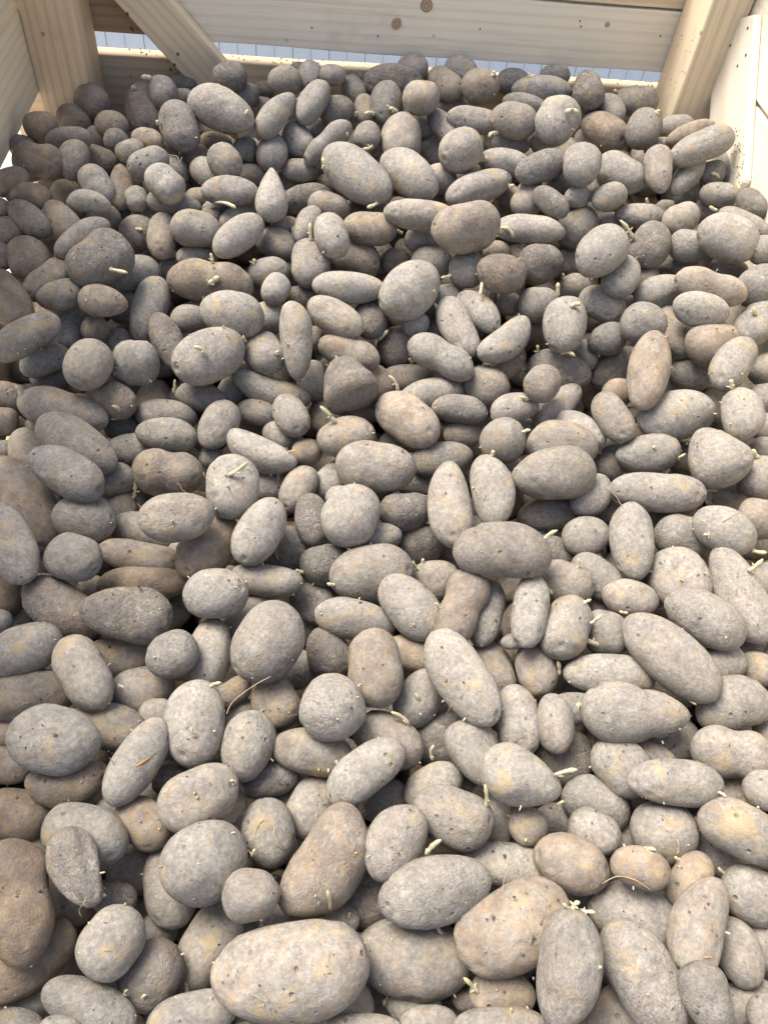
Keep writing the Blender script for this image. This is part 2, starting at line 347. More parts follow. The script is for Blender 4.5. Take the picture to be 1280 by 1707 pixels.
# ---------------------------------------------------------------- potatoes
# x y (px of the centre in the photograph, 1280 x 1707) length width angle layer look
POTS = """485 1618 252 160 5 3.5 ol
858 1545 195 145 28 3 u
543 1435 205 112 58 3 b+o
1072 1627 215 110 -60 3 ol
727 1484 188 108 14 3 ol
340 1438 152 138 30 3 g
945 1612 195 106 82 3 g
1117 1095 200 92 -40 3.5 lo
30 1504 208 112 101 3 oow
1058 1187 178 98 -4 3 p+lof
1167 1545 172 94 76 3 b-o
90 1233 152 102 -8 3.5 lu
836 922 152 92 -2 3.2 g
449 1070 138 112 58 3 g
328 1208 142 97 85 3 l
768 1130 178 84 -57 3.5 l
868 1296 138 96 -22 3 p+l
757 1360 135 98 -20 3 ol
186 1571 130 98 50 3 l
1232 990 170 78 -64 3 p-l
212 1022 150 90 -6 3.3 kp-
1122 1303 157 76 -3 3 g
1172 1032 145 88 -28 3 l
1235 1387 155 86 -25 3 lo
627 1112 130 95 95 3 oo
348 591 122 84 25 3.2 l
595 290 132 78 -36 3.2 l
553 1177 113 102 90 3.5 l
127 1448 132 86 -62 3 p+lur
1220 1256 140 85 -8 3 wl
228 1268 158 70 58 3 l
387 810 105 90 90 3 l
627 778 130 84 -4 3 loo
922 790 135 80 4 3 g
165 430 110 84 35 3 ks
682 484 112 78 40 3.2 l
296 861 125 82 8 3 loo
1096 819 156 66 -3 3 l
768 1012 130 72 68 3 wo
350 472 138 72 -6 2.6 wo
679 699 114 74 -38 3 loo
1127 692 130 78 8 2.8 g
1195 760 106 92 -50 3 p-l
817 818 122 66 -80 3 lo
1053 900 130 74 92 3 l
752 838 138 68 -84 3 lo
370 185 114 68 -18 3 l
1001 421 100 74 45 3 l
776 378 112 80 8 3.1 loo
942 541 96 72 75 3 g
1081 617 128 66 80 3 loo
419 1491 94 89 0 3 ls
1214 396 104 74 -25 3 l
124 932 94 80 -15 3 ls
930 203 84 68 60 3 ol
300 211 92 62 -70 3 g
580 637 88 82 120 3 p+k
388 522 104 72 -15 3 l
492 568 130 54 95 3 p-l
45 563 122 60 30 2.8 o
145 608 86 80 60 3 ls
682 290 108 66 -36 3.1 l
735 595 118 58 -28 3 wl
462 1171 88 80 -60 2.5 op
1184 478 118 56 -15 2.8 wlo
1168 244 112 50 22 3 l
841 567 104 52 38 3 b+l
66 270 88 64 -5 2.4 wod
801 144 62 60 0 2.9 oos
552 394 76 58 -70 3 ls
1005 219 82 60 -35 2.5 ooo
452 322 90 46 88 3 p+p+l
173 503 82 48 -8 2.8 p+o
880 1377 63 61 0 2 s
1098 282 78 48 95 3 p-loo
1035 460 76 56 65 2.8 p+g
978 150 68 52 100 2.6 k
702 163 60 57 0 3 lso
155 170 68 52 -40 2 od
383 126 56 54 0 2.8 ks
688 1597 188 128 -8 2 o
333 1330 142 98 28 3 -
350 1575 165 88 60 2 g
620 956 135 92 3 3 g
151 1677 160 85 -20 2.2 g
141 1122 130 84 -62 3 lo
252 1624 120 98 35 2 o
1106 1385 112 103 0 2 g
608 1287 147 80 35 3 l
1057 1527 165 100 -20 2 g
47 1605 190 100 35 2 od
952 1441 128 88 -25 2.5 o
660 1404 130 88 55 3 lo
104 1014 142 88 -32 2.5 -
35 840 172 98 -55 2 oo
142 1392 140 104 -20 2 g
942 1045 105 80 70 3 l
447 1388 118 84 100 2 g
414 1243 118 84 75 3 l
45 1085 132 82 20 3 l
129 740 148 76 -32 3 g
110 790 134 74 -32 3.2 lo
1220 1175 125 84 12 2.5 b-g
360 990 108 86 8 3 l
50 1160 165 82 8 1.5 o
1255 1492 115 90 -25 2 g
433 885 118 76 62 3 l
522 1256 133 76 -12 2.5 -
645 1233 125 85 -25 2 o
12 905 148 92 -60 3 l
281 789 118 80 -5 2.2 wo
107 687 150 66 -14 2.5 o
587 859 106 82 60 3 lo
682 1010 128 78 -48 3 l
1206 883 107 72 -25 2.5 g
112 1302 138 72 8 2 oob+
1066 1446 103 68 -15 3 o
845 1443 165 78 -10 1 -
698 1162 98 76 55 2 -
348 912 125 82 50 2.5 oo
838 1660 105 80 0 1.5 o
861 1202 120 74 100 2.5 l
1180 1668 140 72 -65 3 p+g
350 1087 112 76 80 2.5 l
1130 967 112 96 -50 2.3 lo
1015 1125 145 68 -3 2 l
1234 689 88 72 90 3 l
28 1353 120 88 -10 1.5 d
322 1694 150 75 15 2 g
1078 756 105 62 5 2.3 g
240 1371 100 80 -35 2 o
893 1117 90 66 105 1.5 -
592 1031 132 62 -8 2.7 l
762 545 105 58 -60 2.8 l
798 314 112 54 20 2.9 lo
238 1152 110 76 20 1 -
790 1255 118 76 -60 2 p+g
1035 1277 112 82 -45 2.5 g
578 728 96 68 10 2.2 -
1230 1588 125 66 -70 1.5 -
882 385 112 50 -5 2.8 l
141 865 102 77 -10 2.5 g
436 754 124 58 -24 2.8 b+l
517 1537 160 75 5 1.5 -
880 1018 118 62 82 2.5 g
1080 408 84 64 55 2.8 go
835 455 80 64 -15 2.8 oop-
837 736 74 70 0 2.7 g
237 928 138 52 -10 2 o
993 1340 115 76 -28 1.5 g
722 1312 105 78 35 1.8 g
283 1475 140 84 100 1.5 g
515 440 82 62 90 2.8 g
668 232 92 68 80 2.8 l
938 975 98 70 -20 2 g
736 765 102 56 8 2 g
1148 1465 95 65 60 2 o
608 1495 100 95 0 1 k
1221 606 102 68 60 2.8 l
1010 1057 76 72 0 2 g
191 667 78 60 -25 2.5 o
543 939 84 68 15 2 k
445 967 118 56 -8 2 -
180 1215 135 74 -12 1.5 -
522 1345 110 75 65 1.5 -
250 515 110 58 70 2.5 g
226 607 78 76 0 3 ls
677 852 88 68 10 2 k
287 1090 88 72 20 2.5 g
935 745 115 82 -5 2.3 g
384 320 94 50 -4 2.6 lo
450 648 140 50 -20 2.3 b+-
990 1385 92 68 -25 2.2 -
240 975 148 56 3 2.2 oo
240 185 92 56 -75 2.3 k
835 1712 150 70 0 2.5 g
443 590 70 64 -50 2.5 g
930 622 105 68 -10 2 k
559 529 100 56 -28 2.9 lo
278 724 100 56 -8 2.5 lo
582 479 116 50 -3 2.8 l
855 202 76 60 -10 2.7 go
1187 572 90 74 15 2.8 lo
912 857 100 56 5 2 g
548 1088 88 68 110 2 k
203 1093 125 70 5 1 o
925 1206 97 56 95 3 lo
1072 216 70 56 70 2.8 g
1035 288 88 68 -30 2.7 g
1020 695 90 60 -60 2.8 lo
725 968 80 66 0 1.5 -
730 1230 110 95 0 0 k
1262 540 92 62 50 2.5 l
768 250 82 66 50 2.9 lo
902 150 98 46 -3 2.6 g
935 1255 100 90 0 0.5 k
905 638 66 56 60 2.8 -
521 170 80 46 55 3 g
1138 897 96 72 -10 2 g
399 394 95 56 38 2.8 l
48 432 86 72 -60 2 d
335 663 84 46 -12 2 -
700 359 114 52 -4 2.9 lo
1262 796 72 68 0 2.5 l
328 382 84 60 -8 2.8 -
1050 997 94 54 -15 2.5 lo
976 894 78 64 5 2 -
1167 515 92 56 -12 3 l
545 240 98 40 42 2.8 wg
1072 539 76 72 0 2.7 l
364 709 86 56 57 2.8 lo
812 1022 112 56 78 1.9 -
901 439 74 68 0 2.7 k
1022 775 70 60 0 2.2 g
779 450 62 60 0 2.4 g
450 1300 95 60 15 1.5 g
808 643 80 66 -30 2 -
842 272 86 48 -8 2.6 l
616 381 88 56 0 2.4 o
12 500 112 68 -50 2.2 oo
616 533 68 54 100 2.2 k
462 408 68 50 -20 2 -
644 172 74 52 85 2.7 g
1060 170 72 50 0 2.3 g
1210 828 72 54 0 2 g
1066 360 82 40 -5 2.3 g
995 962 98 62 -40 2 g
818 1118 100 75 -60 1.5 -
766 684 92 50 -10 2.2 g
677 630 80 46 5 1.5 -
520 865 84 58 100 2 g
698 905 75 65 0 1.5 k
690 1675 90 60 0 0.5 -
1030 1688 120 92 40 1.5 -
902 280 86 52 18 2.8 l
225 1450 85 82 0 0 -
1002 508 78 60 -30 2.3 g
582 588 102 54 -18 2.5 o
222 458 92 58 10 2 -
228 388 58 54 0 2.3 -
448 454 70 48 5 2.2 g
655 135 95 60 -5 2.6 k
969 275 66 62 90 2.9 l
1025 612 97 58 30 1.8 k
271 155 62 46 -60 2.6 g
100 1495 120 100 -30 0 o
498 815 80 52 58 2 o
50 366 86 46 -38 2.6 -
523 1003 85 66 -40 1.5 k
461 191 88 46 50 2.8 p+g
592 428 88 68 -35 2 oo
484 692 74 52 -58 3 g
985 826 78 55 50 2.5 l
930 677 98 50 45 2 -
962 380 72 64 60 2.4 g
797 520 88 52 -45 2 g
479 918 78 70 0 1.5 k
281 570 102 50 -65 2.6 k
858 681 80 50 15 2.5 g
75 600 84 54 20 2 -
640 1335 80 60 20 1 -
662 577 64 66 0 1.2 k
1098 487 82 50 12 2.5 l
115 535 92 58 75 2 g
277 693 102 54 -3 2 -
203 850 62 46 60 1 o
790 200 90 46 -8 2.7 l
105 490 86 52 15 2.2 g
450 810 55 50 0 0.5 -
613 226 50 42 80 2.7 go
718 660 108 52 12 2 g
897 507 68 60 0 2.3 g
1198 1425 105 70 -30 1 g
274 308 74 54 -45 2.6 l
570 1685 110 100 30 1 o
80 468 90 62 40 2 d
958 482 56 46 0 2 g
1240 1670 110 80 20 1 -
270 393 78 50 85 2.3 o
1240 370 90 38 -22 2.6 l
104 370 86 50 -52 2.4 o
191 1497 75 66 -20 1 k
1118 555 92 62 -60 2.2 -
50 757 90 60 -65 2 -
1148 625 70 50 -25 2 g
1204 1105 78 62 15 2.5 l
700 400 50 44 0 1.8 g
510 330 82 48 12 2.4 k
1010 567 66 50 15 2.5 g
10 1276 95 62 -5 1.5 o
124 268 66 52 70 2.6 g
375 270 66 52 -40 2.6 lo
222 748 100 52 5 2 g
1149 411 70 52 -5 2.3 g
1110 1240 110 90 20 0.8 -
162 308 78 50 -58 2.6 g
248 272 70 52 18 2.6 l
1268 864 78 66 0 2.5 g
1186 288 46 44 0 2.3 -
608 183 52 36 95 2.6 o
733 299 56 50 0 2.2 -
825 1370 90 60 90 0.5 -
1265 478 78 66 30 2 g
1134 365 64 48 20 2.6 lo
475 135 56 55 0 2.8 gs
690 1090 100 60 -10 1 oo
454 254 66 48 80 2.7 g
193 802 68 50 15 1.5 -
548 690 74 62 75 1.8 o
924 126 50 38 0 2.2 g
70 210 58 54 0 1.8 od
1272 1316 70 66 0 3 lo
498 234 64 50 -50 2.6 l
715 1705 95 55 0 2 -
742 140 68 48 -40 2.4 oo
385 1155 75 45 30 1 o
475 378 48 36 0 1.9 o
240 885 110 58 -15 1 -
690 202 72 46 -35 2.4 g
1015 330 62 46 20 2.8 lo
935 1370 90 60 0 0.5 g
48 328 80 46 -8 2 oo
917 338 66 42 -38 2.6 k
428 687 66 42 -12 1.5 -
138 397 98 50 32 2.4 g
317 533 62 46 0 2 -
720 440 70 58 0 2.2 g
1198 325 62 42 -5 2.6 g
562 184 58 48 10 2.6 k
115 231 74 42 3 2.2 o
625 898 88 46 10 2 l
878 335 62 50 60 2.4 lo
755 178 56 34 0 1.8 -
1145 292 80 38 50 2.6 g
522 635 66 50 90 2 g
460 482 54 46 70 2.8 ls
45 1670 105 65 20 1 o
490 1115 75 70 0 0.5 -
553 800 72 52 50 1.5 g
1225 1325 90 60 0 0.5 -
260 1552 70 50 0 0 -
203 312 76 40 90 2 o
148 338 72 36 -5 2.7 b-l
550 345 70 50 -10 2.4 -
968 716 90 48 -30 2 l
363 350 52 34 0 2 -
415 1030 105 62 40 1 -
772 724 62 46 0 1.8 -
290 340 90 42 -10 2.2 g
1262 1118 60 60 0 1 -
925 925 78 58 -30 1 k
628 350 42 36 0 1.2 k
1252 340 56 44 -45 2.6 k
500 285 60 40 0 2.5 g
511 755 50 46 0 1.8 oo
512 374 66 42 60 2.5 g
285 1300 60 60 0 0.5 k
612 638 90 66 -15 2 o
1110 350 40 34 0 1.5 -
15 662 78 50 -15 1.5 o
1270 1575 90 90 0 0.5 -
840 605 78 52 30 1.2 -
37 1417 100 62 0 0 -
187 206 56 42 -5 2 od
395 642 78 54 50 1.5 g
159 550 48 46 0 2 os
124 204 62 48 -50 1.8 od
405 357 80 42 28 2.5 l
1150 223 86 34 22 2.6 o
168 268 60 48 -20 2 od
875 174 74 38 -10 2.6 g
345 290 62 44 -35 2.4 l
82 632 64 52 0 1.5 k
605 1712 120 45 0 2 g
18 303 68 50 20 1.8 od
448 530 60 50 0 1.8 -
330 430 68 38 0 2 g
1215 448 64 40 -20 2 o
718 248 60 38 105 2 g
3 995 50 70 0 2 d
738 210 72 38 -50 2.4 lo
770 118 58 46 -20 2.4 l
502 498 62 46 0 1.8 o
1017 184 56 42 -60 2.4 g
957 1183 82 55 10 1.5 g
968 590 60 42 -50 2 -
205 712 58 38 0 1 o
1278 1693 60 75 0 2 g
262 1190 60 50 0 1 g
660 437 48 44 0 1.8 o
735 505 72 56 20 1.5 g
247 232 54 38 -10 2.4 oo
202 570 52 48 0 1.5 -
850 240 66 40 -10 2.2 g
856 138 58 44 0 2.3 k
110 320 52 42 0 1.8 od
8 700 52 46 0 2 o
693 540 44 42 0 2 ls
700 805 70 50 0 0.5 -
1120 860 90 50 0 1 k
25 1722 105 75 0 2 g
555 125 44 38 0 2.5 l
962 328 42 38 0 2.5 l
1250 1087 60 60 0 0.8 -
466 727 58 42 -30 1.5 -
228 332 48 36 -75 2.2 g
687 115 52 46 0 2.4 o
218 254 50 44 0 2.4 g
745 922 62 52 0 1 k
978 1005 100 60 -65 1.8 g
1028 655 52 48 0 2.2 o
1125 212 62 42 0 2 g
178 362 54 42 -20 2.2 l
516 128 52 40 65 2.4 l
1275 615 60 52 0 2 g
15 388 62 52 0 1.6 od
1140 768 50 50 0 0.3 k
605 685 64 44 0 1 -
590 150 50 38 -45 2.2 g
1085 1262 85 42 -20 1.5 -
1211 280 54 34 -75 2 o
778 1665 50 40 0 0 -
847 508 40 38 0 2 os
360 238 54 38 -10 1.5 d
1005 850 60 50 0 1 k
408 249 40 40 0 2.2 k
945 440 60 50 0 0.8 k
1149 322 54 38 40 2.2 -
305 142 48 36 0 2 k
60 1000 110 92 0 1 -
418 292 48 36 0 2.4 g
400 1190 60 50 0 0 -
28 1037 52 42 0 1.5 -
352 765 44 36 0 1 g
1272 752 52 42 0 2 o
1110 440 62 42 0 1.5 -
930 305 50 40 0 1.8 -
325 262 54 42 0 1.5 -
1192 675 60 46 -60 1.5 -
409 158 44 40 0 2.3 g
1275 415 58 50 0 2.2 g
1272 665 62 52 0 2.2 l
255 1320 60 50 0 0 -
215 515 72 52 0 1.2 o
195 236 42 40 0 2 -
828 420 46 36 0 1.5 -
1275 972 62 66 0 2 -
1140 445 52 40 0 1.8 -
290 286 52 42 -20 2 o
1035 1395 60 50 0 0 -
860 1068 50 26 10 2.4 g
850 790 60 50 90 1 -
10 1225 70 60 0 0.5 d
890 545 50 60 90 1.5 o
1175 350 44 40 0 1.5 g
525 213 48 32 10 2.2 g
525 565 42 42 0 1 -
905 230 56 42 85 2.5 g
290 452 52 40 0 1.8 g
163 229 40 38 0 1.8 d
482 1335 62 60 0 1 o
155 980 50 42 0 1 o
845 345 52 42 0 1 -
40 245 46 40 0 1.7 od
850 328 42 40 0 1.5 o
243 362 44 36 0 2.1 -
187 1345 50 40 0 1 g
1015 372 38 34 0 2 -
330 328 38 34 0 2 -
0 428 48 42 0 2 d
80 415 58 42 0 1.5 od
1122 642 52 40 0 1.8 o
662 740 58 40 0 1 g
1075 465 44 42 0 1.5 o
1275 712 50 46 0 1 g
420 485 60 50 0 1.2 -
440 150 36 30 0 2 -
868 718 48 40 0 1 g
438 178 44 34 0 2.2 g
100 1719 75 50 0 3 g
855 1090 60 60 0 0.5 o
8 755 40 40 0 1 -
0 1037 34 42 0 2 g
990 312 42 36 0 2 -
1177 945 70 60 0 0.8 g
1065 975 60 50 0 0.5 g
3 350 36 34 0 2 od
565 830 45 38 0 2 g
275 252 46 40 0 2 -
784 294 52 36 10 2 k
636 425 38 36 0 1.5 -
982 232 50 38 0 2.2 g
1098 248 48 38 0 2.2 -
735 560 55 50 0 1 k
1012 745 42 38 0 1.5 g
1045 510 48 34 0 1.5 -
413 1390 90 50 70 1 g
600 137 40 34 0 2 k
308 163 36 30 0 2 o
82 312 38 32 0 1.5 o
992 250 38 34 0 2.4 g
1055 692 34 30 0 1 -
212 358 38 34 0 1.5 -
58 722 45 40 0 1 -
305 920 50 36 0 1 g
345 1290 60 60 0 0 -
75 845 60 50 0 0.5 k
412 274 42 30 0 1.5 -
500 118 34 34 0 2 -
0 540 34 34 0 1 d
985 192 36 32 0 1.5 k
455 785 60 45 0 0 k
352 362 38 30 0 2 -
0 468 52 38 0 1.8 d
502 392 40 36 0 1.8 o
428 182 36 34 0 2 k
655 1330 60 50 0 0.5 -
308 268 44 36 0 1 -
75 400 60 45 0 1 -
1280 700 50 60 0 0.6 g"""
SPROUTS = """82 309 1632 312 1658 7
84 207 1659 213 1650 4
86 234 1672 244 1658 6
18 210 1511 209 1505 4
2 550 1515 546 1485 8
5 419 1427 425 1415 6
143 583 1530 583 1521 4
232 640 1677 658 1650 7
4 710 1424 735 1400 9
80 741 1560 733 1528 8
120 798 1655 773 1630 8
6 950 1516 938 1506 7
6 955 1518 966 1504 9
6 966 1518 992 1521 7
175 850 1690 851 1680 4
116 1072 1416 1093 1417 7
156 1133 1433 1124 1428 6
105 1208 1456 1197 1446 6
6 990 1614 1003 1612 6
87 1127 1425 1128 1399 4
85 198 1142 206 1147 4
14 349 1145 369 1138 6
14 327 1228 320 1212 6
81 392 1306 384 1302 6
118 699 1167 692 1156 7
108 682 1207 652 1187 7
150 721 1266 723 1242 7
17 810 1345 808 1308 8
16 925 1292 962 1283 8
131 931 1125 929 1102 8
16 928 1342 940 1336 4
9 969 1176 960 1177 7
21 1190 1320 1210 1329 6
23 1265 1352 1263 1344 5
7 1147 1167 1160 1175 5
265 222 832 225 800 7
161 505 955 491 952 7
83 559 974 545 972 6
190 700 951 688 935 6
190 703 942 705 931 6
38 734 1015 725 1005 5
12 905 901 929 884 7
154 905 970 920 991 7
154 960 950 963 930 6
96 970 1004 985 999 6
159 997 1075 968 1061 10
7 1045 1022 1032 1019 5
22 1211 1070 1210 1061 5
114 1183 892 1172 891 6
114 1250 916 1277 921 8
19 1247 952 1271 932 8
224 1192 819 1175 820 7
96 983 1040 1003 1025 6
111 36 663 27 642 8
160 193 698 187 676 8
31 382 792 413 770 8
268 465 801 462 783 6
201 290 655 292 633 5
138 560 705 534 677 8
40 663 650 648 626 6
155 718 742 719 734 7
177 873 618 869 591 9
196 883 665 866 661 6
147 868 722 884 717 6
213 1000 756 987 740 7
43 819 760 821 750 7
203 1262 763 1254 749 8
126 1220 648 1218 632 8
129 1091 748 1088 744 6
129 1126 764 1142 756 5
34 180 448 213 455 7
239 226 381 238 383 6
39 348 473 366 461 10
39 354 439 351 422 6
25 343 591 323 578 8
25 410 569 406 559 5
240 422 441 423 431 7
221 489 397 489 378 6
176 459 591 465 585 6
152 519 402 517 371 8
220 630 567 647 550 6
214 752 459 735 463 7
35 727 494 723 484 6
133 729 512 723 506 5
286 670 389 660 383 5
229 687 605 681 597 7
140 855 396 833 379 8
146 803 471 800 492 6
49 930 492 930 471 7
276 941 467 938 455 5
276 985 471 986 456 7
49 952 511 968 508 8
49 935 589 958 594 7
177 894 591 895 575 7
145 1055 398 1033 367 7
192 1259 524 1256 512 7
47 1038 429 1036 424 5
26 630 338 612 346 7
351 612 346 597 334 7
26 583 337 570 340 8
269 621 241 604 248 7
26 547 284 537 263 9
316 462 375 444 369 7
345 339 347 358 337 8
170 358 337 394 347 7
300 733 317 714 323 7
217 811 265 796 263 10
181 830 222 814 229 6
134 846 309 857 309 6
358 1096 340 1096 318 8
225 1079 338 1077 330 5
298 1197 296 1185 289 6
279 1194 351 1182 344 6
244 252 131 236 130 9
174 227 148 219 144 6
55 268 205 260 201 6
46 409 193 414 183 6
197 494 169 489 161 6
222 624 189 608 190 7
299 595 188 587 188 7
208 577 230 578 221 6
68 821 126 824 118 7
332 771 169 773 154 6
318 669 181 668 173 5
222 655 182 645 175 5
153 662 186 648 181 6
309 943 126 959 125 8
54 943 187 964 188 9
194 880 130 882 121 5
223 1027 156 1024 149 6
187 1091 188 1100 184 6"""
